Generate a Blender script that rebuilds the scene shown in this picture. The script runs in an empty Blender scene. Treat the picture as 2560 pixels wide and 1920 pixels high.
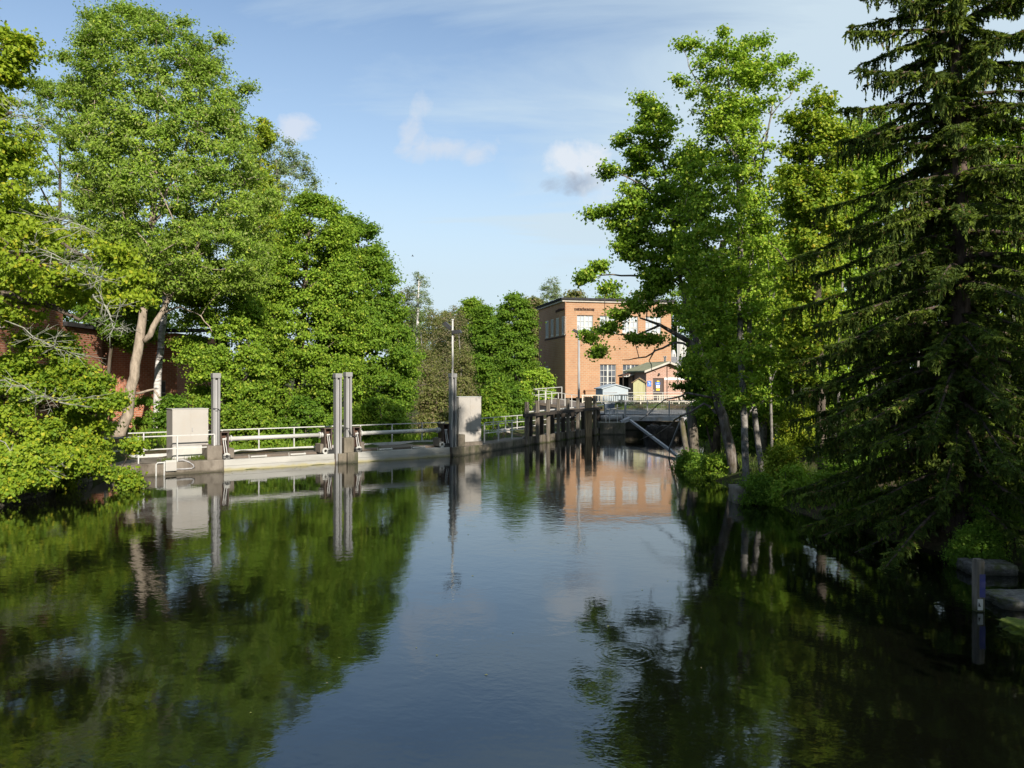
import bpy, math, random
import numpy as np
from mathutils import Vector, Matrix

R = math.radians
random.seed(5)
rng = np.random.default_rng(11)
S = bpy.context.scene
COL = S.collection

# ---------------------------------------------------------------- measures
F, H0, CAMZ = 2000.0, 955.0, 3.8        # focal length and horizon of the photograph in its own pixels; eye height


def P(px, py, d):
    return np.array([(px - 1280) / F * d, d, CAMZ - (py - H0) / F * d])


SUN_EL, SUN_AZ = 27.0, 157.0
SUN = np.array([math.sin(R(SUN_AZ)) * math.cos(R(SUN_EL)), math.cos(R(SUN_AZ)) * math.cos(R(SUN_EL)), math.sin(R(SUN_EL))])

# ---------------------------------------------------------------- materials


class N:
    """tiny node builder"""

    def __init__(self, tree):
        self.t = tree

    def __call__(self, kind, inputs=None, **props):
        n = self.t.nodes.new(kind)
        for k, v in props.items():
            setattr(n, k, v)
        for k, v in (inputs or {}).items():
            s = n.inputs[k]
            if isinstance(v, bpy.types.NodeSocket):
                self.t.links.new(v, s)
            else:
                s.default_value = v
        return n

    def math(self, op, a, b=0.0, c=0.0, clamp=False):
        n = self('ShaderNodeMath', {0: a, 1: b, 2: c}, operation=op, use_clamp=clamp)
        return n.outputs[0]

    def mix(self, f, a, b, blend='MIX'):
        n = self('ShaderNodeMix', data_type='RGBA', blend_type=blend)
        for k, v in ((0, f), (6, a), (7, b)):
            if isinstance(v, bpy.types.NodeSocket):
                self.t.links.new(v, n.inputs[k])
            else:
                n.inputs[k].default_value = v
        return n.outputs[2]

    def ramp(self, f, stops):
        n = self('ShaderNodeValToRGB', {0: f})
        cr = n.color_ramp
        while len(cr.elements) < len(stops):
            cr.elements.new(0.5)
        for e, (p, c) in zip(cr.elements, stops):
            e.position = p
            e.color = c if len(c) == 4 else (*c, 1)
        return n.outputs[0]


def new_mat(name):
    m = bpy.data.materials.new(name)
    m.use_nodes = True
    nt = m.node_tree
    nt.nodes.clear()
    n = N(nt)
    out = n('ShaderNodeOutputMaterial')
    return m, n, out


def c4(c):
    return (c[0], c[1], c[2], 1.0)


def surf(name, a, b=None, rough=0.75, scale=4.0, bump=0.15, metal=0.0, stretch=(1, 1, 1), spec=0.4, c=None, cs=1.2, lo=0.35, hi=0.65, wet=None):
    """two or three colours broken up by noise, with a fine bump"""
    m, n, out = new_mat(name)
    b = b or tuple(x * 0.75 for x in a)
    tc = n('ShaderNodeTexCoord')
    mp = n('ShaderNodeMapping', {0: tc.outputs['Object'], 'Scale': stretch})
    nz = n('ShaderNodeTexNoise', {'Vector': mp.outputs[0], 'Scale': scale, 'Detail': 6.0, 'Roughness': 0.62})
    col = n.ramp(nz.outputs[0], [(lo, c4(a)), (hi, c4(b))])
    if c:
        n2 = n('ShaderNodeTexNoise', {'Vector': mp.outputs[0], 'Scale': cs, 'Detail': 5.0, 'Roughness': 0.7})
        f = n.ramp(n2.outputs[0], [(0.5, (0, 0, 0, 1)), (0.66, (1, 1, 1, 1))])
        col = n.mix(f, col, c4(c))
    if wet:
        # damp and algae stain just above the waterline
        gp_ = n('ShaderNodeNewGeometry')
        sz_ = n('ShaderNodeSeparateXYZ', {0: gp_.outputs['Position']})
        wz = n('ShaderNodeTexNoise', {'Vector': gp_.outputs['Position'], 'Scale': 2.5, 'Detail': 4.0})
        hh_ = n.math('ADD', sz_.outputs[2], n.math('MULTIPLY_ADD', wz.outputs[0], -0.22, 0.11))
        wf = n.ramp(hh_, [(0.03, (0.9, 0.9, 0.9, 1)), (0.13, (0, 0, 0, 1))])
        col = n.mix(wf, col, c4(wet))
    bs = n('ShaderNodeBsdfPrincipled', {'Base Color': col, 'Roughness': rough, 'Metallic': metal, 'Specular IOR Level': spec})
    if bump:
        nb = n('ShaderNodeTexNoise', {'Vector': mp.outputs[0], 'Scale': scale * 7, 'Detail': 4.0})
        bp = n('ShaderNodeBump', {'Height': nb.outputs[0], 'Strength': bump, 'Distance': 0.03})
        n.t.links.new(bp.outputs[0], bs.inputs['Normal'])
    n.t.links.new(bs.outputs[0], out.inputs[0])
    return m


def brick_mat(name, c1, c2, mortar, w=0.3, h=0.11, ms=0.012, dirt=(0.08, 0.05, 0.04), dirt_amt=0.45):
    m, n, out = new_mat(name)
    tc = n('ShaderNodeTexCoord')
    sp = n('ShaderNodeSeparateXYZ', {0: tc.outputs['Object']})
    xy = n.math('ADD', sp.outputs[0], sp.outputs[1])
    v = n('ShaderNodeCombineXYZ', {0: xy, 1: sp.outputs[2]})
    br = n('ShaderNodeTexBrick', {'Vector': v.outputs[0], 'Color1': c4(c1), 'Color2': c4(c2), 'Mortar': c4(mortar),
                                  'Scale': 1.0, 'Mortar Size': ms, 'Mortar Smooth': 0.2, 'Bias': 0.0,
                                  'Brick Width': w, 'Row Height': h})
    nz = n('ShaderNodeTexNoise', {'Vector': tc.outputs['Object'], 'Scale': 0.45, 'Detail': 8.0, 'Roughness': 0.7})
    f = n.ramp(nz.outputs[0], [(0.42, (0, 0, 0, 1)), (0.72, (dirt_amt,) * 3 + (1,))])
    col = n.mix(f, br.outputs[0], c4(dirt))
    n3 = n('ShaderNodeTexNoise', {'Vector': v.outputs[0], 'Scale': 6.0, 'Detail': 3.0})
    col = n.mix(n.math('MULTIPLY', n3.outputs[0], 0.4), col, c4(tuple(x * 0.62 for x in c1)))
    bp = n('ShaderNodeBump', {'Height': br.outputs[1], 'Strength': 0.3, 'Distance': 0.01}, invert=True)
    bs = n('ShaderNodeBsdfPrincipled', {'Base Color': col, 'Roughness': 0.9, 'Normal': bp.outputs[0], 'Specular IOR Level': 0.2})
    n.t.links.new(bs.outputs[0], out.inputs[0])
    return m


def leaf_mat(name, a, b, c=None, trans=0.46, rough=0.55, cf=0.12, spec=0.25):
    """leaf colours vary from leaf to leaf and from bough to bough"""
    m, n, out = new_mat(name)
    ge = n('ShaderNodeNewGeometry')
    tc = n('ShaderNodeTexCoord')
    nz = n('ShaderNodeTexNoise', {'Vector': tc.outputs['Object'], 'Scale': 0.45, 'Detail': 3.0})
    f = n.math('ADD', n.math('MULTIPLY', ge.outputs['Random Per Island'], 0.6), n.math('MULTIPLY_ADD', nz.outputs[0], 1.6, -0.6), clamp=True)
    col = n.mix(f, c4(a), c4(b))
    if c:
        g = n.math('GREATER_THAN', ge.outputs['Random Per Island'], 1 - cf)
        col = n.mix(g, col, c4(c))
    bs = n('ShaderNodeBsdfPrincipled', {'Base Color': col, 'Roughness': rough, 'Specular IOR Level': spec})
    tcol = n.mix(0.5, col, (0.24, 0.37, 0.015, 1))
    tr = n('ShaderNodeBsdfTranslucent', {'Color': tcol})
    mx = n('ShaderNodeMixShader', {0: trans, 1: bs.outputs[0], 2: tr.outputs[0]})
    n.t.links.new(mx.outputs[0], out.inputs[0])
    return m


def bark_mat(name, a, b, patch=None, scale=5.0, stretch=(1, 1, 0.3), lo=0.4, hi=0.6, ps=1.5):
    return surf(name, a, b, rough=0.95, scale=scale, bump=0.5, stretch=stretch, c=patch, cs=ps, spec=0.1, lo=lo, hi=hi)


M = {}
M['concrete'] = surf('stained concrete', (0.1978, 0.172, 0.1419), (0.1032, 0.086, 0.0688), scale=2.2, bump=0.4, c=(0.0602, 0.0473, 0.0344), cs=0.8, stretch=(1, 1, 0.45), wet=(0.055, 0.048, 0.03))
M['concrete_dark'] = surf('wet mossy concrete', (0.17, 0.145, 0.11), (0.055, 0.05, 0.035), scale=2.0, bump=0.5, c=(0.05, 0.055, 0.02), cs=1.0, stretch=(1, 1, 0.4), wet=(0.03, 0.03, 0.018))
M['deck'] = surf('walkway concrete', (0.1535, 0.1206, 0.09503), (0.1023, 0.08407, 0.06944), scale=3.0, bump=0.3)
M['gate_white'] = surf('weathered white gate paint', (0.3651, 0.3566, 0.3301), (0.3084, 0.3056, 0.2848), rough=0.5, scale=1.2, bump=0.08, c=(0.2418, 0.2355, 0.21), cs=0.7, stretch=(0.4, 1, 2.0), wet=(0.30, 0.27, 0.14))
M['white'] = surf('white painted metal', (0.4391, 0.4318, 0.4027), (0.3805, 0.3805, 0.3596), rough=0.45, scale=3.0, bump=0.05)
M['rail'] = surf('galvanised white rail', (0.4941, 0.4941, 0.4772), (0.3991, 0.3991, 0.393), rough=0.5, scale=6.0, bump=0.05)
M['cab'] = surf('off white cabinet paint', (0.3672, 0.3478, 0.323), (0.3339, 0.3175, 0.2956), rough=0.5, scale=0.8, bump=0.03, c=(0.3494, 0.3183, 0.2826), cs=0.7)
M['grey_steel'] = surf('grey painted steel', (0.344, 0.344, 0.3526), (0.258, 0.258, 0.2666), rough=0.55, scale=3.0, bump=0.08, c=(0.2064, 0.1892, 0.1806), stretch=(1, 1, 0.3))
M['pale_steel'] = surf('pale grey pillar paint', (0.2346, 0.2346, 0.233), (0.192, 0.192, 0.1923), rough=0.55, scale=2.5, bump=0.06, c=(0.192, 0.1866, 0.1788), cs=0.9, stretch=(1, 1, 0.3), wet=(0.08, 0.075, 0.06))
M['dark_metal'] = surf('dark grease iron', (0.035, 0.030, 0.028), (0.09, 0.06, 0.045), rough=0.6, scale=6.0, bump=0.2)
M['rust'] = surf('rusty iron', (0.096, 0.04875, 0.0315), (0.036, 0.0225, 0.018), rough=0.9, scale=5.0, bump=0.3)
M['black'] = surf('black lamp housing', (0.02, 0.02, 0.022), (0.035, 0.035, 0.035), rough=0.4, bump=0)
M['timber'] = surf('weathered grey timber', (0.19, 0.165, 0.135), (0.075, 0.065, 0.055), scale=5.0, bump=0.5, stretch=(2.5, 2.5, 0.25), c=(0.10, 0.09, 0.045), cs=1.1, spec=0.15, wet=(0.045, 0.05, 0.02))
M['timber_tan'] = surf('tan split timber', (0.30, 0.22, 0.13), (0.13, 0.095, 0.06), scale=6.0, bump=0.5, stretch=(2.5, 2.5, 0.2), spec=0.15)
M['timber_dark'] = surf('dark tarred timber', (0.05, 0.042, 0.035), (0.025, 0.022, 0.02), scale=5.0, bump=0.4, stretch=(2, 2, 0.3), spec=0.15)
M['brick_power'] = brick_mat('orange brick', (0.4166, 0.2333, 0.1318), (0.3541, 0.1935, 0.1081), (0.375, 0.3074, 0.2162), w=0.6, h=0.25, ms=0.03, dirt=(0.2292, 0.1138, 0.07207), dirt_amt=0.45)
M['brick_house'] = brick_mat('pink brick', (0.396, 0.2357, 0.1725), (0.333, 0.184, 0.138), (0.52, 0.42, 0.36), w=0.36, h=0.13, ms=0.018, dirt=(0.25, 0.13, 0.10), dirt_amt=0.3)
M['brick_old'] = brick_mat('old red brick', (0.414, 0.1562, 0.08125), (0.3105, 0.1063, 0.0625), (0.414, 0.3125, 0.2375), w=0.34, h=0.125, ms=0.018, dirt=(0.0805, 0.0375, 0.03125), dirt_amt=0.7)
M['roof_dark'] = surf('dark roof felt', (0.027, 0.027, 0.0288), (0.045, 0.045, 0.0468), scale=2.0, bump=0.2, rough=0.95, spec=0.05)
M['roof_grey'] = surf('grey roof sheet', (0.20, 0.20, 0.21), (0.15, 0.15, 0.16), scale=1.0, bump=0.1)
M['roof_moss'] = surf('mossy roof', (0.27, 0.27, 0.17), (0.20, 0.20, 0.11), scale=2.0, bump=0.3)
M['fascia'] = surf('pale fascia board', (0.4472, 0.4128, 0.3612), (0.3612, 0.3354, 0.2924), scale=1.5, bump=0.1)
M['cream'] = surf('cream fence paint', (0.516, 0.4816, 0.3956), (0.43, 0.4042, 0.3354), scale=2.0, bump=0.1)
M['yellow'] = surf('pale yellow boards', (0.425, 0.4165, 0.2295), (0.374, 0.357, 0.1955), scale=2.0, bump=0.15, stretch=(6, 6, 0.5))
M['bin'] = surf('blue grey plastic', (0.10, 0.13, 0.17), (0.08, 0.10, 0.14), bump=0)
M['paleblue'] = surf('pale blue grey cladding', (0.344, 0.3922, 0.4266), (0.3027, 0.3509, 0.3853), scale=1.0, bump=0.05)
M['door'] = surf('brown door paint', (0.075, 0.055, 0.05), (0.055, 0.042, 0.04), rough=0.5, bump=0.05)
M['blue'] = surf('blue sign enamel', (0.03, 0.13, 0.48), (0.05, 0.18, 0.55), rough=0.4, bump=0)
M['navy'] = surf('blue flaking paint', (0.035, 0.04, 0.17), (0.05, 0.05, 0.13), scale=8, bump=0.3, c=(0.09, 0.08, 0.08), cs=2.5)
M['signwhite'] = surf('white paper', (0.688, 0.688, 0.688), (0.6364, 0.6364, 0.6364), bump=0)
M['signyellow'] = surf('yellow paper', (0.80, 0.55, 0.03), (0.75, 0.50, 0.03), bump=0)
M['stone'] = surf('mossy quay stone', (0.22, 0.19, 0.15), (0.085, 0.075, 0.06), scale=1.6, bump=0.6, c=(0.06, 0.065, 0.025), cs=0.9)


def masonry_mat():
    m, n, out = new_mat('rough quay masonry')
    tc = n('ShaderNodeTexCoord')
    sp = n('ShaderNodeSeparateXYZ', {0: tc.outputs['Object']})
    v = n('ShaderNodeCombineXYZ', {0: n.math('MULTIPLY', sp.outputs[1], 2.3), 1: n.math('MULTIPLY', sp.outputs[2], 4.0)})
    nz = n('ShaderNodeTexNoise', {'Vector': tc.outputs['Object'], 'Scale': 3.0, 'Detail': 5.0})
    vv = n('ShaderNodeVectorMath', {0: v.outputs[0], 1: n('ShaderNodeVectorMath', {0: nz.outputs[1], 1: (0.35, 0.35, 0.0)}, operation='MULTIPLY').outputs[0]}, operation='ADD')
    vo = n('ShaderNodeTexVoronoi', {'Vector': vv.outputs[0], 'Scale': 1.0}, voronoi_dimensions='2D', feature='DISTANCE_TO_EDGE')
    vc = n('ShaderNodeTexVoronoi', {'Vector': vv.outputs[0], 'Scale': 1.0}, voronoi_dimensions='2D')
    cc = n('ShaderNodeSeparateColor', {0: vc.outputs['Color']})
    stone = n.mix(cc.outputs[0], (0.10, 0.085, 0.07, 1), (0.24, 0.21, 0.175, 1))
    n2 = n('ShaderNodeTexNoise', {'Vector': tc.outputs['Object'], 'Scale': 9.0, 'Detail': 6.0, 'Roughness': 0.7})
    stone = n.mix(n.math('MULTIPLY', n2.outputs[0], 1.3, clamp=True), stone, (0.045, 0.042, 0.028, 1))
    n3 = n('ShaderNodeTexNoise', {'Vector': tc.outputs['Object'], 'Scale': 1.1, 'Detail': 6.0, 'Roughness': 0.7})
    stone = n.mix(n.ramp(n3.outputs[0], [(0.5, (0, 0, 0, 1)), (0.62, (0.8, 0.8, 0.8, 1))]), stone, (0.05, 0.065, 0.015, 1))
    j = n.ramp(vo.outputs['Distance'], [(0.0, (0.25, 0.25, 0.25, 1)), (0.07, (1, 1, 1, 1))])
    col = n.mix(j, (0.085, 0.075, 0.058, 1), stone)
    hgt = n.math('ADD', n.math('MULTIPLY', j, 1.0), n.math('MULTIPLY', n2.outputs[0], 0.5))
    bp = n('ShaderNodeBump', {'Height': hgt, 'Strength': 0.9, 'Distance': 0.08})
    bs = n('ShaderNodeBsdfPrincipled', {'Base Color': col, 'Roughness': 0.9, 'Normal': bp.outputs[0], 'Specular IOR Level': 0.2})
    n.t.links.new(bs.outputs[0], out.inputs[0])
    return m


M['masonry'] = masonry_mat()
M['slab'] = surf('grey stone slab', (0.19, 0.18, 0.165), (0.07, 0.066, 0.06), scale=9, bump=0.9, c=(0.075, 0.09, 0.012), cs=2.6, lo=0.4, hi=0.6, wet=(0.02, 0.02, 0.012))
M['moss'] = surf('yellow green moss', (0.13, 0.17, 0.015), (0.07, 0.10, 0.01), rough=1, scale=12, bump=0.8, c=(0.05, 0.055, 0.02), cs=3)
M['blade'] = leaf_mat('grass blade', (0.09, 0.13, 0.02), (0.12, 0.17, 0.03))
M['road'] = surf('grey asphalt', (0.14, 0.14, 0.14), (0.10, 0.10, 0.10), scale=3, bump=0.2)
M['green_pl'] = surf('green plastic', (0.01, 0.22, 0.12), (0.01, 0.18, 0.10), rough=0.4, bump=0)
M['flower'] = leaf_mat('orange and yellow petals', (0.70, 0.18, 0.02), (0.75, 0.55, 0.03), cf=0.0)
M['bird'] = surf('dark feathers', (0.03, 0.03, 0.035), (0.05, 0.05, 0.055), bump=0)
M['bark_ash'] = bark_mat('pale ash bark', (0.3612, 0.301, 0.2408), (0.2236, 0.1849, 0.1462), scale=7)
M['bark_maple'] = bark_mat('brown maple bark', (0.13, 0.105, 0.085), (0.06, 0.05, 0.04), patch=(0.055, 0.05, 0.02), scale=7)
M['bark_moss'] = bark_mat('mossy maple bark', (0.20, 0.18, 0.165), (0.07, 0.055, 0.045), patch=(0.055, 0.05, 0.012), scale=6, ps=1.2)
M['bark_grey'] = bark_mat('grey blotched bark', (0.27, 0.255, 0.235), (0.13, 0.12, 0.11), patch=(0.05, 0.048, 0.04), scale=4, stretch=(1, 1, 0.8), ps=5.0)
M['bark_birch'] = bark_mat('white birch bark', (0.6192, 0.602, 0.5848), (0.43, 0.4128, 0.3956), patch=(0.0301, 0.0258, 0.0258), scale=3, stretch=(1, 1, 3.0), ps=1.6)
M['bark_spruce'] = bark_mat('spruce bark', (0.12, 0.09, 0.075), (0.055, 0.042, 0.035), scale=9)
M['lichen'] = bark_mat('lichen grey twigs', (0.34, 0.35, 0.29), (0.20, 0.20, 0.165), scale=6)
M['leaf_lime'] = leaf_mat('lime maple leaves', (0.1795, 0.2851, 0.02332), (0.3485, 0.4331, 0.02721), c=(0.4647, 0.4647, 0.03887), cf=0.1)
M['leaf_ash'] = leaf_mat('ash leaves', (0.1706, 0.2732, 0.04295), (0.289, 0.3919, 0.06442), c=(0.3575, 0.404, 0.1289), cf=0.1)
M['leaf_maple'] = leaf_mat('maple leaves', (0.1238, 0.2256, 0.02147), (0.2337, 0.3564, 0.03006), c=(0.3026, 0.3802, 0.04295), cf=0.12)
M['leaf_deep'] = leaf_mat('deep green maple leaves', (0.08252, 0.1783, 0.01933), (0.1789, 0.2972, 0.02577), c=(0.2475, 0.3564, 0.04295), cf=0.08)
M['leaf_light'] = leaf_mat('light green leaves', (0.1816, 0.3269, 0.03006), (0.3478, 0.4968, 0.04295), c=(0.4539, 0.5226, 0.06442), cf=0.12, trans=0.42)
M['leaf_yellow'] = leaf_mat('yellow green leaves', (0.2006, 0.2851, 0.02332), (0.338, 0.4014, 0.02915), c=(0.4647, 0.3803, 0.03887), cf=0.05, trans=0.42)
M['leaf_olive'] = leaf_mat('olive young leaves', (0.1775, 0.1943, 0.05915), (0.2451, 0.262, 0.0845), c=(0.2535, 0.2028, 0.1183), cf=0.25)
M['leaf_birch'] = leaf_mat('thin birch leaves', (0.169, 0.2451, 0.1014), (0.2366, 0.3042, 0.1268), c=(0.2535, 0.2535, 0.169), cf=0.2)
M['leaf_brown'] = leaf_mat('brownish twigs and buds', (0.2113, 0.1775, 0.1014), (0.2704, 0.2281, 0.1352), c=(0.2028, 0.2366, 0.0845), cf=0.3)
M['needle'] = leaf_mat('spruce needles', (0.0414, 0.0672, 0.0143), (0.0759, 0.1104, 0.022), c=(0.1265, 0.09, 0.033), cf=0.07, trans=0.2, rough=0.6, spec=0.1)
M['shoot'] = leaf_mat('fresh and sunlit spruce shoots', (0.12, 0.17, 0.025), (0.17, 0.22, 0.035), trans=0.3, spec=0.1)


def glass_mat():
    m, n, out = new_mat('window glass')
    tc = n('ShaderNodeTexCoord')
    nz = n('ShaderNodeTexNoise', {'Vector': tc.outputs['Object'], 'Scale': 0.9, 'Detail': 1.0})
    col = n.ramp(nz.outputs[0], [(0.45, (0.03, 0.035, 0.045, 1)), (0.6, (0.10, 0.11, 0.13, 1))])
    bs = n('ShaderNodeBsdfPrincipled', {'Base Color': col, 'Roughness': 0.06, 'Specular IOR Level': 0.9})
    n.t.links.new(bs.outputs[0], out.inputs[0])
    return m


M['glass'] = glass_mat()
M['sky_glass'] = surf('glass coloured as reflected sky', (0.42, 0.47, 0.50), (0.34, 0.38, 0.42), rough=0.15, scale=1.0, bump=0, spec=0.6)  # pale reflection of the sky put into the pane colour


def water_mat():
    m, n, out = new_mat('dark still water')
    tc = n('ShaderNodeTexCoord')
    geo = n('ShaderNodeNewGeometry')
    sp = n('ShaderNodeSeparateXYZ', {0: geo.outputs['Position']})
    pos = geo.outputs['Position']
    # breeze patches: calm areas and ruffled areas
    patch = n('ShaderNodeTexNoise', {'Vector': pos, 'Scale': 0.16, 'Detail': 3.0, 'Roughness': 0.6})
    pf = n.ramp(patch.outputs[0], [(0.40, (0.25, 0.25, 0.25, 1)), (0.62, (1, 1, 1, 1))])
    gx = n.math('DIVIDE', n.math('SUBTRACT', sp.outputs[0], -0.2), 2.2)
    gy = n.math('DIVIDE', n.math('SUBTRACT', sp.outputs[1], 33.0), 11.0)
    gg = n.math('EXPONENT', n.math('MULTIPLY', n.math('ADD', n.math('MULTIPLY', gx, gx), n.math('MULTIPLY', gy, gy)), -1.0))
    pf = n.math('ADD', pf, n.math('MULTIPLY', gg, 1.3))
    mp = n('ShaderNodeMapping', {0: pos, 'Scale': (0.8, 1.0, 1.0), 'Rotation': (0, 0, 0.5)})
    w1 = n('ShaderNodeTexNoise', {'Vector': mp.outputs[0], 'Scale': 3.2, 'Detail': 3.0, 'Roughness': 0.55, 'Distortion': 0.4})
    w2 = n('ShaderNodeTexNoise', {'Vector': pos, 'Scale': 0.9, 'Detail': 2.0})
    w3 = n('ShaderNodeTexNoise', {'Vector': mp.outputs[0], 'Scale': 9.0, 'Detail': 2.0})
    h = n.math('MULTIPLY', w1.outputs[0], n.math('MULTIPLY', pf, 0.0033))
    h = n.math('ADD', h, n.math('MULTIPLY', w2.outputs[0], 0.0045))
    h = n.math('ADD', h, n.math('MULTIPLY', w3.outputs[0], n.math('MULTIPLY', pf, 0.0016)))
    # the rings round one spot where something touched the water
    for (cx, cy, rad, k, amp) in ((1.57, 11.2, 0.50, 62.0, 0.0004), (7.62, 13.15, 0.26, 80.0, 0.0004)):
        dx = n.math('SUBTRACT', sp.outputs[0], cx)
        dy = n.math('SUBTRACT', sp.outputs[1], cy)
        r = n.math('SQRT', n.math('ADD', n.math('MULTIPLY', dx, dx), n.math('MULTIPLY', dy, dy)))
        s = n.math('SINE', n.math('MULTIPLY', r, k))
        e = n.math('DIVIDE', n.math('SUBTRACT', r, rad * 0.72), rad * 0.3)
        e = n.math('EXPONENT', n.math('MULTIPLY', n.math('MULTIPLY', e, e), -1.0))
        h = n.math('ADD', h, n.math('MULTIPLY', n.math('MULTIPLY', s, e), amp))
    bp = n('ShaderNodeBump', {'Height': h, 'Strength': 1.0, 'Distance': 1.0})
    bs = n('ShaderNodeBsdfPrincipled', {'Base Color': (0.003, 0.0035, 0.002, 1), 'Roughness': 0.045, 'IOR': 1.95, 'Specular Tint': (0.70, 0.89, 1.0, 1),
                                        'Specular IOR Level': 0.5, 'Normal': bp.outputs[0]})
    n.t.links.new(bs.outputs[0], out.inputs[0])
    return m


M['water'] = water_mat()


def ground_mat():
    m, n, out = new_mat('leaf litter and grass')
    geo = n('ShaderNodeNewGeometry')
    n1 = n('ShaderNodeTexNoise', {'Vector': geo.outputs['Position'], 'Scale': 0.5, 'Detail': 6.0, 'Roughness': 0.7})
    n2 = n('ShaderNodeTexNoise', {'Vector': geo.outputs['Position'], 'Scale': 7.0, 'Detail': 5.0, 'Roughness': 0.7})
    a = n.ramp(n2.outputs[0], [(0.3, (0.035, 0.026, 0.016, 1)), (0.7, (0.10, 0.075, 0.045, 1))])
    b = n.ramp(n2.outputs[0], [(0.3, (0.025, 0.042, 0.010, 1)), (0.7, (0.06, 0.09, 0.02, 1))])
    f = n.ramp(n1.outputs[0], [(0.42, (0, 0, 0, 1)), (0.58, (1, 1, 1, 1))])
    col = n.mix(f, a, b)
    bp = n('ShaderNodeBump', {'Height': n2.outputs[0], 'Strength': 0.8, 'Distance': 0.08})
    bs = n('ShaderNodeBsdfPrincipled', {'Base Color': col, 'Roughness': 0.95, 'Normal': bp.outputs[0], 'Specular IOR Level': 0.1})
    n.t.links.new(bs.outputs[0], out.inputs[0])
    return m


M['ground'] = ground_mat()

# ---------------------------------------------------------------- mesh builder


class MB:
    def __init__(s):
        s.v, s.f = [], []

    def face(s, pts):
        i = len(s.v)
        s.v += [tuple(float(c) for c in p) for p in pts]
        s.f.append(tuple(range(i, i + len(pts))))
        return s

    def hexa(s, p):
        i = len(s.v)
        s.v += [tuple(float(c) for c in q) for q in p]
        for q in ((0, 3, 2, 1), (4, 5, 6, 7), (0, 1, 5, 4), (1, 2, 6, 5), (2, 3, 7, 6), (3, 0, 4, 7)):
            s.f.append(tuple(i + k for k in q))
        return s

    def box(s, x0, x1, y0, y1, z0, z1):
        return s.hexa([(x0, y0, z0), (x1, y0, z0), (x1, y1, z0), (x0, y1, z0), (x0, y0, z1), (x1, y0, z1), (x1, y1, z1), (x0, y1, z1)])

    def bar(s, p, q, w, h=None):
        h = h or w
        p, q = np.array(p, float), np.array(q, float)
        d = (q - p) / np.linalg.norm(q - p)
        up = np.array([0, 0, 1.0]) if abs(d[2]) < 0.95 else np.array([0, 1.0, 0])
        a = np.cross(d, up)
        a /= np.linalg.norm(a)
        b = np.cross(a, d)
        a, b = a * w / 2, b * h / 2
        return s.hexa([p - a - b, p + a - b, p + a + b, p - a + b, q - a - b, q + a - b, q + a + b, q - a + b])

    def tube(s, pts, rad, n=8):
        pts = [np.array(p, float) for p in pts]
        if not hasattr(rad, '__len__'):
            rad = [rad] * len(pts)
        i0 = len(s.v)
        m = len(pts)
        for k in range(m):
            d = pts[min(k + 1, m - 1)] - pts[max(k - 1, 0)]
            d = d / (np.linalg.norm(d) + 1e-9)
            ref = np.array([1.0, 0, 0]) if abs(d[0]) < 0.8 else np.array([0, 1.0, 0])
            a = np.cross(d, ref)
            a /= np.linalg.norm(a)
            b = np.cross(d, a)
            for j in range(n):
                t = 2 * math.pi * j / n
                q = pts[k] + rad[k] * (math.cos(t) * a + math.sin(t) * b)
                s.v.append((float(q[0]), float(q[1]), float(q[2])))
        for k in range(m - 1):
            for j in range(n):
                j2 = (j + 1) % n
                s.f.append((i0 + k * n + j, i0 + k * n + j2, i0 + (k + 1) * n + j2, i0 + (k + 1) * n + j))
        s.f.append(tuple(i0 + j for j in range(n - 1, -1, -1)))
        s.f.append(tuple(i0 + (m - 1) * n + j for j in range(n)))
        return s

    def prism(s, poly, axis, a, b):
        """extrude a polygon (2-tuples) along axis 'x','y' or 'z' from a to b"""
        def mk(p, t):
            return {'x': (t, p[0], p[1]), 'y': (p[0], t, p[1]), 'z': (p[0], p[1], t)}[axis]
        i, n = len(s.v), len(poly)
        s.v += [mk(p, a) for p in poly] + [mk(p, b) for p in poly]
        s.f.append(tuple(range(i, i + n)))
        s.f.append(tuple(range(i + 2 * n - 1, i + n - 1, -1)))
        for k in range(n):
            k2 = (k + 1) % n
            s.f.append((i + k2, i + k, i + n + k, i + n + k2))
        return s

    def build(s, name, mat, parent=None, loc=None, rz=0.0, smooth=False, bevel=0.0):
        me = bpy.data.meshes.new(name)
        me.from_pydata(s.v, [], s.f)
        me.materials.append(mat)
        if smooth:
            me.polygons.foreach_set('use_smooth', [True] * len(me.polygons))
        o = bpy.data.objects.new(name, me)
        COL.objects.link(o)
        if loc is not None:
            o.location = loc
        o.rotation_euler.z = rz
        if parent:
            o.parent = parent
        if bevel:
            b = o.modifiers.new('bevel', 'BEVEL')
            b.width = bevel
            b.segments = 2
            b.limit_method = 'ANGLE'
        return o


def tag(o, label, cat, group=None, kind=None):
    o['label'] = label
    o['category'] = cat
    if group:
        o['group'] = group
    if kind:
        o['kind'] = kind
    return o


def thing(name, label, cat, loc=(0, 0, 0), rz=0.0, group=None):
    o = bpy.data.objects.new(name, None)
    o.empty_display_size = 0.3
    COL.objects.link(o)
    o.location = [float(c) for c in loc]
    o.rotation_euler.z = rz
    return tag(o, label, cat, group)


def dup(root, loc, rz=None, label=None):
    def cp(o, parent):
        c = o.copy()
        COL.objects.link(c)
        c.parent = parent
        for ch in kids.get(o.name, []):
            cp(ch, c)
        return c
    kids = {}
    for o in COL.objects:
        if o.parent:
            kids.setdefault(o.parent.name, []).append(o)
    r = cp(root, None)
    r.location = [float(c) for c in loc]
    if rz is not None:
        r.rotation_euler.z = rz
    if label:
        r['label'] = label
    return r


def struct(o):
    o['kind'] = 'structure'
    return o


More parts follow.
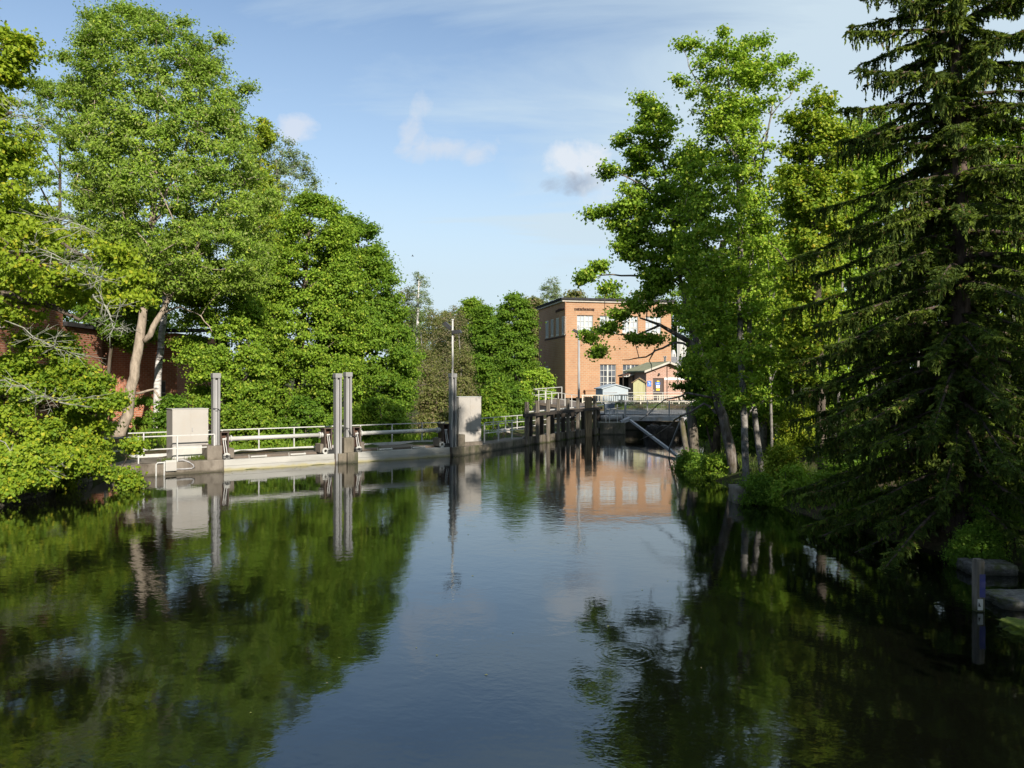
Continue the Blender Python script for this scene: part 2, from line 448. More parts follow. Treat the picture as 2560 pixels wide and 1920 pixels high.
# ---------------------------------------------------------------- frames of the dam and the piling quay
P0 = np.array([-16.4, 31.0])
U = np.array([13.5, 10.0]) / math.hypot(13.5, 10.0)
T = np.array([-U[1], U[0]])                     # downstream, away from the camera
DAM_RZ = math.atan2(U[1], U[0])
Q0 = np.array([-2.6, 41.3])
QU = np.array([8.8, 16.3]) / math.hypot(8.8, 16.3)
QT = np.array([-QU[1], QU[0]])
Q_RZ = math.atan2(QU[1], QU[0])


def along(o, u, tv, px, t):
    k = (px - 1280) / F
    return (k * (o[1] + t * tv[1]) - o[0] - t * tv[0]) / (u[0] - k * u[1])


def ds(px, t=0.0):
    return along(P0, U, T, px, t)


def qs(px, t=0.0):
    return along(Q0, QU, QT, px, t)


def dw(s, t=0.0, z=0.0):
    p = P0 + U * s + T * t
    return (p[0], p[1], z)


def qw(s, t=0.0, z=0.0):
    p = Q0 + QU * s + QT * t
    return (p[0], p[1], z)


# ---------------------------------------------------------------- ground and water
WATER = [(-15.4, -60), (-15.7, 24.5), (-16.4, 31.0), tuple(Q0), (6.3, 57.7), (8.3, 57.9), (8.3, 67), (14.2, 67), (13.6, 57), (9.2, 39),
         (7.7, 32), (7.8, 25), (9.0, 19), (9.9, 16.2), (10.5, 13.5), (9.7, 9), (8.7, 5), (8.5, -60)]


def seg_dist(X, Y, poly):
    d = np.full(X.shape, 1e9)
    inside = np.zeros(X.shape, bool)
    n = len(poly)
    for i in range(n):
        x0, y0 = poly[i]
        x1, y1 = poly[(i + 1) % n]
        ex, ey = x1 - x0, y1 - y0
        t = np.clip(((X - x0) * ex + (Y - y0) * ey) / (ex * ex + ey * ey), 0, 1)
        d = np.minimum(d, np.hypot(X - x0 - t * ex, Y - y0 - t * ey))
        cr = ((y0 > Y) != (y1 > Y))
        with np.errstate(divide='ignore', invalid='ignore'):
            xi = x0 + (Y - y0) * ex / (ey if ey else 1e-9)
        inside ^= cr & (X < xi)
    return np.where(inside, -d, d)


def sstep(a, b, x):
    t = np.clip((x - a) / (b - a), 0, 1)
    return t * t * (3 - 2 * t)


def ground_z(X, Y):
    X, Y = np.asarray(X, float), np.asarray(Y, float)
    sd = seg_dist(X, Y, WATER)
    noise = 0.10 * np.sin(X * 1.7 + 0.6 * np.sin(Y)) * np.sin(Y * 1.3 + 0.5) + 0.06 * np.sin(X * 4.1 + Y * 2.3)
    bank = -0.12 + 0.62 * (1 - np.exp(-np.maximum(sd, 0) / 0.9)) + 0.045 * np.clip(sd, 0, 25)
    yard = sstep(60, 69, Y) * sstep(-4, 4, X)
    bank = bank * (1 - yard) + 2.05 * yard
    s = (X - P0[0]) * U[0] + (Y - P0[1]) * U[1]
    t = (X - P0[0]) * T[0] + (Y - P0[1]) * T[1]
    q = (X - Q0[0]) * QT[0] + (Y - Q0[1]) * QT[1]
    low = sstep(2.6, 4.0, t) * sstep(4.0, 7.5, s) * sstep(3.5, 6, q) * (1 - sstep(90, 130, Y))
    bank = bank * (1 - low) + (-0.5) * low
    left = sstep(-15.9, -16.6, X) * (1 - sstep(33, 60, Y)) * (1 - low)
    bank = np.maximum(bank, 0.75 * left)
    far = sstep(130, 500, np.hypot(X, Y))
    bank = bank + far * 9
    return np.where(sd > 0, bank + noise * np.clip(sd, 0, 1), np.maximum(-1.8, -0.12 + 0.9 * sd))


def axis(a, b, step, lo, hi, g=1.35):
    v = list(np.arange(a, b + 1e-6, step))
    x, st = b, step
    while x < hi:
        st *= g
        x += st
        v.append(min(x, hi))
    x, st = a, step
    while x > lo:
        st *= g
        x -= st
        v.insert(0, max(x, lo))
    return np.array(sorted(set(v)))


ax, ay = axis(-42, 42, 0.6, -2500, 2500), axis(-12, 92, 0.6, -600, 3000)
GX, GY = np.meshgrid(ax, ay)
GZ = ground_z(GX, GY)
nx, ny = len(ax), len(ay)
me = bpy.data.meshes.new('ground')
idx = np.arange(nx * ny).reshape(ny, nx)
quads = np.stack([idx[:-1, :-1], idx[:-1, 1:], idx[1:, 1:], idx[1:, :-1]], -1).reshape(-1, 4)
me.from_pydata(np.stack([GX, GY, GZ], -1).reshape(-1, 3).tolist(), [], quads.tolist())
me.polygons.foreach_set('use_smooth', [True] * len(me.polygons))
me.materials.append(M['ground'])
ground = bpy.data.objects.new('ground', me)
COL.objects.link(ground)
struct(ground)
WS = [(-15.55, -60), (-15.85, 24.5), (-16.5, 31.1), tuple(Q0 + QT * 0.3), (6.2, 57.9), (8.25, 58.2), (8.25, 67), (15.5, 67), (15.5, 57), (11, 39),
      (10, 32), (10.2, 25), (11.2, 19), (12.2, 16.2), (12.8, 13.5), (12.8, 10), (12.8, -60)]
struct(MB().face([(x, y, 0.0) for x, y in WS]).build('water', M['water']))


def gz(x, y):
    return float(ground_z(np.array([x]), np.array([y]))[0])


# ---------------------------------------------------------------- foliage


def unit(a):
    return a / (np.linalg.norm(a, axis=-1, keepdims=True) + 1e-9)


def leaf_mesh(name, groups, parent, loc=None):
    """groups: list of (centres, normals, length, width, tangent or None, material); each leaf is two triangles folded on its midrib"""
    vs, mats, mi = [], [], []
    for g, (c, nrm, ln, wd, tg, mat) in enumerate(groups):
        n = len(c)
        nrm = unit(nrm)
        a = rng.normal(size=(n, 3)) if tg is None else tg
        t = a - (a * nrm).sum(-1, keepdims=True) * nrm
        t = unit(t)
        b = np.cross(nrm, t)
        ln = np.broadcast_to(ln, (n,))[:, None]
        wd = np.broadcast_to(wd, (n,))[:, None]
        fold = nrm * wd * rng.uniform(0.05, 0.35, (n, 1))
        v = np.empty((n, 4, 3))
        v[:, 0] = c - t * ln * 0.5
        v[:, 1] = c + b * wd * 0.5 + fold - t * ln * 0.08
        v[:, 2] = c + t * ln * 0.5 - fold * 0.4
        v[:, 3] = c - b * wd * 0.5 + fold - t * ln * 0.08
        vs.append(v.reshape(-1, 3))
        mats.append(mat)
        mi.append(np.full(n * 2, g, np.int32))
    V = np.concatenate(vs).astype(np.float32)
    n = len(V) // 4
    base = (np.arange(n) * 4)[:, None]
    L = (base + np.array([[0, 1, 2, 0, 2, 3]])).reshape(-1).astype(np.int32)
    me = bpy.data.meshes.new(name)
    me.vertices.add(len(V))
    me.vertices.foreach_set('co', V.reshape(-1))
    me.loops.add(len(L))
    me.loops.foreach_set('vertex_index', L)
    me.polygons.add(n * 2)
    me.polygons.foreach_set('loop_start', np.arange(0, n * 6, 3, dtype=np.int32))
    for m in mats:
        me.materials.append(m)
    me.polygons.foreach_set('material_index', np.concatenate(mi))
    me.update(calc_edges=True)
    me.validate()
    me.shade_flat()
    o = bpy.data.objects.new(name, me)
    COL.objects.link(o)
    if parent:
        o.parent = parent
    if loc is not None:
        o.location = loc
    return o


def in_profile(prof, n, kd, inner, lob):
    """random clump centres inside a crown whose left and right edge are known at each height"""
    z, l, r = [np.array(c, float) for c in zip(*sorted(prof))]
    zz = np.linspace(z[0], z[-1], 200)
    w = np.interp(zz, z, r) - np.interp(zz, z, l)
    p = np.maximum(w, 0.3) ** 1.25
    zc = rng.choice(zz, n, p=p / p.sum()) + rng.uniform(-0.1, 0.1, n)
    ll, rr = np.interp(zc, z, l), np.interp(zc, z, r)
    th = rng.uniform(0, 2 * math.pi, n)
    rho = np.sqrt(rng.uniform(inner ** 2, 1, n))
    ph = rng.uniform(0, 6.28, 4)
    f = 1 - lob * (0.5 + 0.25 * np.sin(3 * th + ph[0] + zc * 0.9) + 0.25 * np.sin(5 * th + ph[1] - zc * 1.3))
    rho = rho * f
    cx, hw = (ll + rr) / 2, (rr - ll) / 2
    return np.stack([cx + hw * rho * np.cos(th), kd * hw * rho * np.sin(th), zc], -1)


def clump_leaves(cl, rc, m, axis_xy, up=0.3, out=0.75, rnd=0.75, flat=0.6):
    """leaves spread over the outside of each clump"""
    n = len(cl)
    rc = np.broadcast_to(rc, (n,)) * rng.uniform(0.65, 1.3, n)
    cnt = np.maximum(6, (m * (rc / rc.mean()) ** 2).astype(int))
    ci = np.repeat(np.arange(n), cnt)
    k = len(ci)
    d = unit(rng.normal(size=(k, 3)))
    d[:, 2] = np.where(rng.uniform(size=k) < 0.7, np.abs(d[:, 2]), d[:, 2])
    rad = rc[ci] * np.abs(rng.normal(size=k) * 0.42 + 0.55)
    c = cl[ci] + d * rad[:, None] * np.array([1, 1, flat]) + rng.normal(size=(k, 3)) * 0.06
    outv = cl[ci] - np.concatenate([np.broadcast_to(axis_xy, (n, 2)), cl[:, 2:3] * 0 + cl[:, 2].mean()], 1)[ci]
    outv = unit(outv)
    nrm = up * np.array([0, 0, 1.0]) + out * outv + 0.5 * d + rnd * rng.normal(size=(k, 3))
    return c, nrm


def tree(name, label, cat, d, base, trunk, prof, bark, leaf, n=220, rc=0.7, m=110, size=0.2, aspect=0.75, kd=0.85, inner=0.45, lob=0.35,
         extra=(), limbs=(), stems=(), nlimb=14, twig=0.02, limb_r=0.09, group=None, up=0.3, out=0.75, flat=0.6, bz=None, leaf2=None, frac2=0.0, twiglen=1.0, tmat=None, bough=0.14):
    """trunk [(px,py,radius,(depth offset))], prof [(py,pxl,pxr)] measured on the photograph at distance d; limbs likewise"""
    n, rc, m, size = int(n * 1.45), rc * 0.80, m * 1.1, size * 0.80
    bx = (base - 1280) / F * d
    b = np.array([bx, d, gz(bx, d) - 0.15 if bz is None else bz])
    root = thing(name, label, cat, b, group=group)

    def loc(px, py, dy=0.0):
        return P(px, py, d + dy) - b
    tp = [loc(t[0], t[1], t[3] if len(t) > 3 else 0) for t in trunk]
    tr = [t[2] for t in trunk]
    tp[0] = np.array([0, 0, 0.0])
    pts, rad = [], []
    for i in range(len(tp) - 1):
        for f in np.linspace(0, 1, 4)[:-1]:
            pts.append(tp[i] * (1 - f) + tp[i + 1] * f + rng.normal(size=3) * tr[i] * (0.12 if i + f > 0 else 0))
            rad.append(tr[i] * (1 - f) + tr[i + 1] * f)
    pts.append(tp[-1])
    rad.append(tr[-1])
    rad[0] *= 1.25
    mt = MB()
    mt.tube(pts, rad, 12)
    nodes = [(p, r) for p, r in zip(pts, rad)]
    lm = MB()
    for L in stems:
        sp2 = [loc(t[0], t[1], t[3] if len(t) > 3 else 0) for t in L]
        sm = MB()
        pp = [sp2[i] * (1 - f) + sp2[i + 1] * f + rng.normal(size=3) * 0.012 for i in range(len(sp2) - 1) for f in (0, 0.33, 0.67)] + [sp2[-1]]
        rr = list(np.interp(np.linspace(0, len(L) - 1, len(pp)), range(len(L)), [t[2] for t in L]))
        sm.tube(pp, rr, 10)
        sm.build('trunk', bark, root, smooth=True)
        nodes += list(zip(pp[6:], rr[6:]))
    for L in limbs:
        lp = [loc(t[0], t[1], t[3] if len(t) > 3 else 0) for t in L]
        lr = [t[2] for t in L]
        pp, rr = [], []
        for i in range(len(lp) - 1):
            for f in np.linspace(0, 1, 4)[:-1]:
                pp.append(lp[i] * (1 - f) + lp[i + 1] * f + rng.normal(size=3) * 0.03)
                rr.append(lr[i] * (1 - f) + lr[i + 1] * f)
        pp.append(lp[-1])
        rr.append(lr[-1])
        lm.tube(pp, rr, 8)
        nodes += list(zip(pp[2:], rr[2:]))
    pl = [(loc(1280, py)[2], (l - 1280) / F * d - bx, (r - 1280) / F * d - bx) for py, l, r in prof]
    cl = in_profile(pl, n, kd, inner, lob)
    if bough and len(cl) > 40:
        # twigs gather on boughs, leaving darker gaps between them
        at_ = cl[rng.choice(len(cl), max(6, len(cl) // 16), replace=False)]
        near = np.argmin(((cl[:, None] - at_[None]) ** 2 * np.array([1, 1, 1.8])).sum(-1), 1)
        cl = cl + (at_[near] - cl) * np.array([bough, bough, bough * 1.15])
    for e in extra:
        px, py, rpx, k = e[:4]
        c = loc(px, py, e[4] if len(e) > 4 else 0)
        rr = rpx / F * d
        cl = np.concatenate([cl, c + unit(rng.normal(size=(k, 3))) * rr * rng.uniform(0.2, 1, (k, 1)) * np.array([1, 1, 0.6])])
    # main limbs towards outer clumps, then twigs from every clump to the nearest limb
    npts = np.array([q for q, r in nodes])
    order = rng.permutation(len(cl))
    for i in order[:nlimb]:
        c = cl[i]
        ok = npts[:, 2] < c[2] - 0.4 * np.hypot(npts[:, 0] - c[0], npts[:, 1] - c[1])
        if not ok.any():
            continue
        dist = np.linalg.norm(npts - c, axis=1) + np.where(ok, 0, 1e6)
        j = int(np.argmin(dist))
        a = npts[j]
        mid = a * 0.5 + c * 0.5 + np.array([0, 0, 0.10 * np.linalg.norm(c - a)]) + rng.normal(size=3) * 0.08 * np.linalg.norm(c - a)
        pp = [a * (1 - f) ** 2 + 2 * mid * f * (1 - f) + c * f * f for f in np.linspace(0, 1, 7)]
        r0 = min(limb_r, nodes[j][1] * 0.7)
        lm.tube(pp, list(np.linspace(r0, twig, 7)), 6)
        npts = np.concatenate([npts, np.array(pp[2:])])
        nodes += [(q, r0 * 0.6) for q in pp[2:]]
    # the remaining clumps hang on the nearest limb or on a clump already attached
    base_pts = npts.copy()
    rest = order[nlimb:]
    d0 = np.array([np.linalg.norm(base_pts - cl[i], axis=1).min() for i in rest]) if len(rest) else np.array([])
    for i in rest[np.argsort(d0)]:
        c = cl[i]
        dist = np.linalg.norm(base_pts - c, axis=1) + np.maximum(0, base_pts[:, 2] - c[2]) * 0.6
        a = base_pts[int(np.argmin(dist))]
        mid = a * 0.5 + c * 0.5 + rng.normal(size=3) * 0.14 * np.linalg.norm(c - a)
        lm.tube([a, mid, c], [twig * 1.3, twig, twig * 0.6], 4)
        base_pts = np.concatenate([base_pts, c[None]])
    trk = mt.build('trunk', bark, root, smooth=True)
    if lm.v:
        lm.build('branch', tmat or bark, root, smooth=True)
    c, nrm = clump_leaves(cl, rc, m, tp[-1][:2], up=up, out=out, flat=flat)
    k = len(c)
    sz = size * rng.uniform(0.6, 1.35, k)
    if leaf2 is not None and frac2 > 0:
        w = rng.uniform(size=k) < frac2
        leaf_mesh('crown', [(c[~w], nrm[~w], sz[~w], sz[~w] * aspect, None, leaf), (c[w], nrm[w], sz[w], sz[w] * aspect, None, leaf2)], root)
    else:
        leaf_mesh('crown', [(c, nrm, sz, sz * aspect, None, leaf)], root)
    return root


# ---------------------------------------------------------------- the dam
sA, sB = ds(560), ds(842)            # gate openings along the dam
sC, sD = ds(894), ds(1131)
dam = thing('concrete_dam', 'low stained concrete dam wall with walkway crossing the pond between the two quays', 'dam', dw(0), DAM_RZ)
b = MB().box(-1.2, sA, 0, 3.2, -1.8, 0.50)
b.build('abutment', M['concrete'], dam, bevel=0.03)
MB().box(-1.2, sA - 0.01, -0.07, 0.02, -1.6, 0.06).build('ledge', M['concrete'], dam)
MB().box(sA, sD, 1.0, 3.1, -1.8, 0.52).build('walkway', M['deck'], dam, bevel=0.02)
MB().box(sB + 0.12, sC - 0.02, 0.05, 0.997, -1.8, 0.46).box(sB + 0.50, sC - 0.02, -0.12, 0.06, -1.8, 0.50).build('pier', M['concrete_dark'], dam, bevel=0.025)
MB().box(sB + 0.45, sC - 0.10, 0.16, 0.9, 0.46, 1.18).build('pier_block', M['concrete_dark'], dam, bevel=0.03)
MB().box(sD + 0.02, sD + 0.75, 0.0, 3.1, -1.8, 0.46).build('end_pier', M['concrete_dark'], dam, bevel=0.02)


def gate(s0, s1, label):
    w = s1 - s0
    g = thing('sluice_gate', label, 'sluice gate', dw(s0), DAM_RZ, 'steel flap gates across the dam openings')
    # slightly leaning flap built of two plates
    MB().prism([(0.16, -0.9), (0.42, -0.9), (0.42, 0.20), (0.16, 0.20)], 'x', 0.03, w - 0.03).build('lower_plate', M['gate_white'], g)
    MB().prism([(0.175, 0.203), (0.42, 0.203), (0.46, 0.46), (0.20, 0.46)], 'x', 0.03, w - 0.03).build('upper_plate', M['gate_white'], g, bevel=0.012)
    for x in (0.22, w - 0.42):
        lug = MB()
        ring = []
        for k in range(17):
            a = 2 * math.pi * k / 16
            ring.append((x, 0.36, 0.615 + 0.0))
        # flat ring plate facing the pond
        n = 16
        i0 = len(lug.v)
        for yy in (0.30, 0.38):
            for rr in (0.07, 0.15):
                for k in range(n):
                    a = 2 * math.pi * k / n
                    lug.v.append((x + rr * math.cos(a), yy, 0.60 + rr * math.sin(a)))
        for k in range(n):
            k2 = (k + 1) % n
            A, B, C, D = i0, i0 + n, i0 + 2 * n, i0 + 3 * n
            lug.f += [(A + k, A + k2, B + k2, B + k), (C + k, D + k, D + k2, C + k2), (B + k, B + k2, D + k2, D + k), (A + k, C + k, C + k2, A + k2)]
        lug.box(x - 0.08, x + 0.08, 0.305, 0.375, 0.455, 0.52)
        lug.build('lifting_lug', M['white'], g)
    for f in (0.31, 0.66):
        x = f * w
        MB().tube([(x - 0.36, 0.3, 0.525), (x + 0.36, 0.3, 0.525)], 0.04, 8).bar((x - 0.42, 0.3, 0.455), (x - 0.44, 0.3, 0.62), 0.025).bar((x + 0.32, 0.3, 0.46), (x + 0.32, 0.3, 0.6), 0.02).build('handle_bar', M['white'], g)
    for x in (0.0, w - 0.03):
        MB().box(x, x + 0.03, 0.1, 0.9, -1, 0.45).build('side_seal', M['dark_metal'], g)
    return g


gate(sA, sB, 'sunlit white sluice gate flap beside the left cabinet, nearest the left bank')
gate(sC, sD, 'shaded grey white sluice gate flap between the twin pillars and the floodlight pole')


def pillar(px, t, zb, zt, label, mat):
    p = thing('gate_pillar', label, 'pillar', dw(ds(px, t), t, zb), DAM_RZ, 'tall steel guide pillars of the sluice gates')
    h = zt - zb
    MB().box(-0.15, -0.055, -0.15, 0.15, 0, h - 0.22).build('flange', mat, p, bevel=0.008)
    MB().box(0.055, 0.15, -0.15, 0.15, 0, h - 0.22).build('flange', mat, p, bevel=0.008)
    MB().box(-0.055, 0.055, -0.02, 0.10, 0, h - 0.22).build('web', M['grey_steel'], p)
    MB().box(-0.175, 0.175, -0.18, 0.18, h - 0.22, h).build('cap', mat, p, bevel=0.025)
    return p


MB_blk = MB().box(-0.32, 0.30, -0.05, 0.95, 0.0, 0.60)
tag(MB_blk.build('plinth', M['concrete'], None, dw(ds(537, 0.2), 0.2, 0.49), DAM_RZ, bevel=0.02), 'brown concrete plinth under the single pillar by the left cabinet', 'plinth')
pillar(539.5, 0.45, 1.09, 4.18, 'single pale guide pillar right of the left white cabinet', M['pale_steel'])
pillar(844, 0.30, -0.9, 4.20, 'left pillar of the middle pair, running down into the water', M['pale_steel'])
pillar(869.5, 0.52, 1.17, 4.26, 'right pillar of the middle pair, standing on a concrete block', M['pale_steel'])
p3 = pillar(1131.5, 0.30, -0.9, 4.24, 'guide pillar under the floodlight pole beside the right cabinet', M['pale_steel'])
tag(MB().tube([(0, 0, 0), (0, 0, 0.3), (0.03, 0, 0.55), (0.03, 0, 3.1)], 0.022, 6).build('cable_pipe', M['white'], None, dw(ds(1129, 0.1), 0.1, 1.35), DAM_RZ), 'thin white conduit running up the pillar below the floodlight pole', 'conduit')
tag(MB().tube([(0, 0, 0), (0, 0.0, 1.35), (-0.08, 0, 1.4), (-0.28, 0.0, 1.42)], 0.018, 6).tube([(0, 0, 0.0), (0.02, 0, -0.35)], 0.018, 6)
    .build('cable', M['black'], None, dw(ds(550, 0.24), 0.24, 1.25), DAM_RZ), 'black cable bent down the right side of the single left pillar', 'cable')
tag(MB().tube([(0, 0, -0.4), (0, 0.0, 0.9), (0.05, 0, 1.1), (0.0, 0, 1.5), (0.08, 0, 1.56), (0.2, 0, 1.56)], 0.018, 6).build('cable', M['black'], None, dw(ds(1144, 0.05), 0.05, 0.9), DAM_RZ),
    'black cable hanging down between the third pillar and the right cabinet', 'cable')
tag(MB().tube([(-0.35, 0, 0.2), (-0.1, -0.02, 0.18), (0.05, -0.02, 0.15), (0.1, -0.02, -0.1), (0.3, -0.02, -0.25), (0.42, 0, -0.2)], 0.02, 6).build('cable', M['black'], None, dw(ds(871, 0.3), 0.3, 1.45), DAM_RZ),
    'black cable looped round the foot of the right twin pillar', 'cable')


def hoist(px, label, flip=1):
    h = thing('gate_hoist', label, 'hoist', dw(ds(px, 0.6), 0.6, 0.0), DAM_RZ, 'rusty hoist brackets carrying the ends of the lifting pipes')
    MB().box(-0.19, -0.13, -0.25, 0.25, 0.62, 1.62).box(0.13, 0.19, -0.25, 0.25, 0.62, 1.62).build('side_plate', M['dark_metal'], h)
    MB().box(-0.23, 0.23, -0.28, 0.28, 1.62, 1.66).build('top_plate', M['dark_metal'], h)
    MB().box(-0.13, 0.13, 0.0, 0.2, 0.7, 1.6).build('back_plate', M['rust'], h)
    MB().bar((-0.06, -0.22, 1.35), (0.0, -0.3, 0.66), 0.03).build('rod', M['rail'], h)
    MB().bar((0.02, -0.22, 1.35), (0.10, -0.3, 0.66), 0.03).build('rod', M['rail'], h)
    MB().bar((-0.09, -0.24, 1.35), (0.06, -0.24, 1.35), 0.06).build('crosshead', M['rail'], h)
    MB().box(-0.10, 0.24, -0.3, 0.1, 0.45, 0.64).build('socket', M['black'], h)
    x = 0.34 * flip
    MB().box(min(x, x - 0.2 * flip), max(x, x - 0.2 * flip) + 0.12, -0.1, 0.5, 0.5, 0.92).build('footing', M['concrete'], h, bevel=0.02)
    return h


hoist(557, 'rusty hoist bracket right of the single pillar at the left cabinet')
hoist(816, 'rusty hoist bracket left of the twin pillars', -1)
hoist(887, 'rusty hoist bracket right of the twin pillars')
hoist(1109, 'rusty hoist bracket left of the floodlight pillar', -1)


def torque(px0, px1, label):
    s0, s1 = ds(px0, 0.6), ds(px1, 0.6)
    t = thing('lifting_pipe', label, 'pipe', dw(s0, 0.6, 1.33), DAM_RZ, 'long white lifting pipes above the gates')
    w = s1 - s0
    MB().tube([(0, 0, 0), (w, 0, 0)], 0.095, 12).build('pipe', M['white'], t, smooth=True)
    for x in (0.22, w - 0.22):
        MB().tube([(x - 0.03, 0, 0), (x + 0.03, 0, 0)], 0.15, 14).build('flange', M['white'], t)
        MB().tube([(x + (0.09 if x > 1 else -0.15), 0, 0), (x + (0.15 if x > 1 else -0.09), 0, 0)], 0.115, 12).build('collar', M['rail'], t)
    return t


torque(564, 810, 'sunlit white lifting pipe left of the twin pillars')
torque(892, 1102, 'white lifting pipe right of the twin pillars')


def railing(name, label, frame, pts, posts, rails, mat, r=0.022, toe=None, group=None, cat='railing', postw=0.05):
    """straight railing in a local frame; pts = (s0,s1,t), posts = list of s, rails = heights"""
    org, rz, z0 = frame
    s0, s1, t = pts
    g = thing(name, label, cat, org, rz, group)
    top = max(rails)
    for h in rails:
        MB().bar((s0, t, h), (s1, t, h), r * 2).build('rail' if h < top else 'top_rail', mat, g)
    for s in posts:
        MB().bar((s, t, 0), (s, t, top - r), postw).build('post', mat, g)
    if toe:
        MB().box(s0, s1, t - 0.03, t + 0.02, toe[0], toe[1]).build('toe_board', mat, g)
    return g


tb = 2.7
D0 = (dw(0, 0, 0.5), DAM_RZ, 0)
railing('walkway_railing', 'long pale railing along the back of the dam walkway', D0, (ds(320, tb), ds(1190, tb), tb),
        [ds(p, tb) for p in (359, 555, 647, 735, 820, 901, 980, 1055)], (1.10,), M['rail'], toe=(0.02, 0.16))
tf = 0.25
railing('walkway_railing', 'two rail railing in front of the left white cabinet', D0, (ds(150, tf), ds(536, tf), tf),
        [ds(p, tf) for p in (190, 262, 346, 443, 536)], (1.08, 0.55), M['rail'])


def cabinet(px0, px1, t, zt, z0, label, org, u, tv, rz, alongf, depth=1.0):
    s0, s1 = alongf(px0, t), alongf(px1, t)
    w = s1 - s0
    o = org + u * s0 + tv * t
    g = thing('equipment_cabinet', label, 'cabinet', (o[0], o[1], z0), rz, 'off white equipment cabinets on the dam')
    h = zt - z0
    MB().box(0, w, 0, depth, 0.0, h - 0.03).build('body', M['cab'], g, bevel=0.012)
    MB().box(-0.02, w + 0.02, -0.02, depth + 0.02, h - 0.03, h).build('lid', M['white'], g, bevel=0.01)
    MB().box(0.012, w * 0.5 - 0.006, -0.012, -0.001, 0.62, h - 0.06).build('door', M['cab'], g)
    dr_ = MB().box(w * 0.5 + 0.006, w - 0.012, -0.012, -0.001, 0.62, h - 0.06).build('door', M['cab'], g)
    MB().box(w * 0.5 + 0.05, w * 0.5 + 0.075, -0.05, -0.012, 1.18, 1.36).build('handle', M['grey_steel'], dr_)
    for z_ in (0.8, h - 0.3):
        MB().tube([(w - 0.03, -0.02, z_), (w - 0.03, -0.02, z_ + 0.12)], 0.014, 6).build('hinge', M['grey_steel'], dr_)
    return g, w


cg, cwid = cabinet(431, 521, 1.0, 2.66, 0.5, 'off white cabinet by the single pillar at the left end of the dam', P0, U, T, DAM_RZ, ds)
MB().box(0.02, cwid - 0.16, -0.035, -0.014, 0.05, 0.58).build('lower_panel', M['white'], cg, bevel=0.006)
MB().box(0.0, cwid - 0.12, -0.045, -0.03, 0.585, 0.615).box(cwid - 0.15, cwid - 0.12, -0.045, -0.03, 0.05, 0.585).build('panel_frame', M['grey_steel'], cg)
cg2, w2 = cabinet(1147, 1203, 0.9, 3.02, 0.62, 'taller off white cabinet beside the floodlight pillar', P0, U, T, DAM_RZ, ds)
MB().box(-0.05, w2 + 0.05, -0.06, 1.06, -0.2, 0.0).build('base', M['concrete'], cg2)
MB().box(0.0, w2, -0.025, -0.013, 0.59, 0.605).build('seam', M['grey_steel'], cg2)
tag(MB().box(0, 0.42, 0, 0.5, 0, 0.62).build('concrete_block', M['concrete_dark'], None, dw(ds(1146, 0.3), 0.3, 0.45), DAM_RZ, bevel=0.02), 'brown concrete block at the foot of the taller right cabinet', 'block')
mb_ = thing('meter_box', 'small white meter box with pipes hung on the left concrete abutment', 'meter box', dw(ds(414, -0.1), -0.12, 0.16), DAM_RZ)
MB().box(0, 0.42, 0, 0.14, 0, 0.44).build('box', M['white'], mb_, bevel=0.01)
MB().box(0.03, 0.39, -0.012, -0.001, 0.03, 0.36).build('lid', M['cab'], mb_)
MB().tube([(-0.04, 0.05, 0.40), (-0.06, 0.03, -0.9)], 0.03, 8).build('pipe', M['rail'], mb_)
MB().tube([(-0.01, 0.05, 0.36), (-0.30, 0.05, 0.36), (-0.36, 0.03, 0.30), (-0.36, 0.03, -0.9)], 0.03, 8).build('pipe', M['rail'], mb_)
tag(MB().tube([(0, 0, 0), (0.18, -0.04, 0.03), (0.40, -0.12, -0.07), (0.55, -0.16, -0.17), (0.60, -0.15, -0.28), (0.50, -0.14, -0.33), (0.2, -0.13, -0.34), (-0.25, -0.13, -0.32)], 0.035, 8)
    .build('hose', M['grey_steel'], None, dw(ds(447, 0), 0.12, 0.54), DAM_RZ, smooth=True), 'grey hose bent over the abutment edge beside the meter box', 'hose')

# floodlight poles


def floodlight_pole(label, base, h, heads, rz, r=0.055, mat=None):
    p = thing('floodlight_pole', label, 'floodlight', base, rz, 'slim floodlight poles on the dam and the pilings')
    MB().tube([(0, 0, 0), (0, 0, h)], [r, r * 0.8], 10).build('pole', mat or M['rail'], p, smooth=True)
    MB().tube([(0, 0, h), (0, 0, h + 0.05)], 0.075, 10).build('cap', M['rail'], p)
    for (dx, dz, tilt, hl) in heads:
        f = MB()
        c, s_ = math.cos(tilt), math.sin(tilt)

        def q(x, z):
            return (dx + x * c - z * s_, dz + x * s_ + z * c)
        f.prism([q(-0.25, -0.06), q(0.25, -0.06), q(0.20, 0.11), q(-0.20, 0.11)], 'y', -0.2, 0.16)
        f.bar((0, 0, dz - 0.06), (dx, 0, dz), 0.035)
        o = f.build('lamp_head', M['black'], p)
        MB().prism([q(-0.22, -0.074), q(0.22, -0.074), q(0.22, -0.063), q(-0.22, -0.063)], 'y', -0.15, 0.11).build('lamp_glass', M['glass'], o)
    return p


floodlight_pole('slim pole with two black floodlights on top of the pillar beside the right cabinet', dw(ds(1131.5, 0.30), 0.30, 4.24), 2.75,
                [(-0.27, 2.45, -0.75, 0), (0.22, 2.12, 0.1, 0)], -0.1)

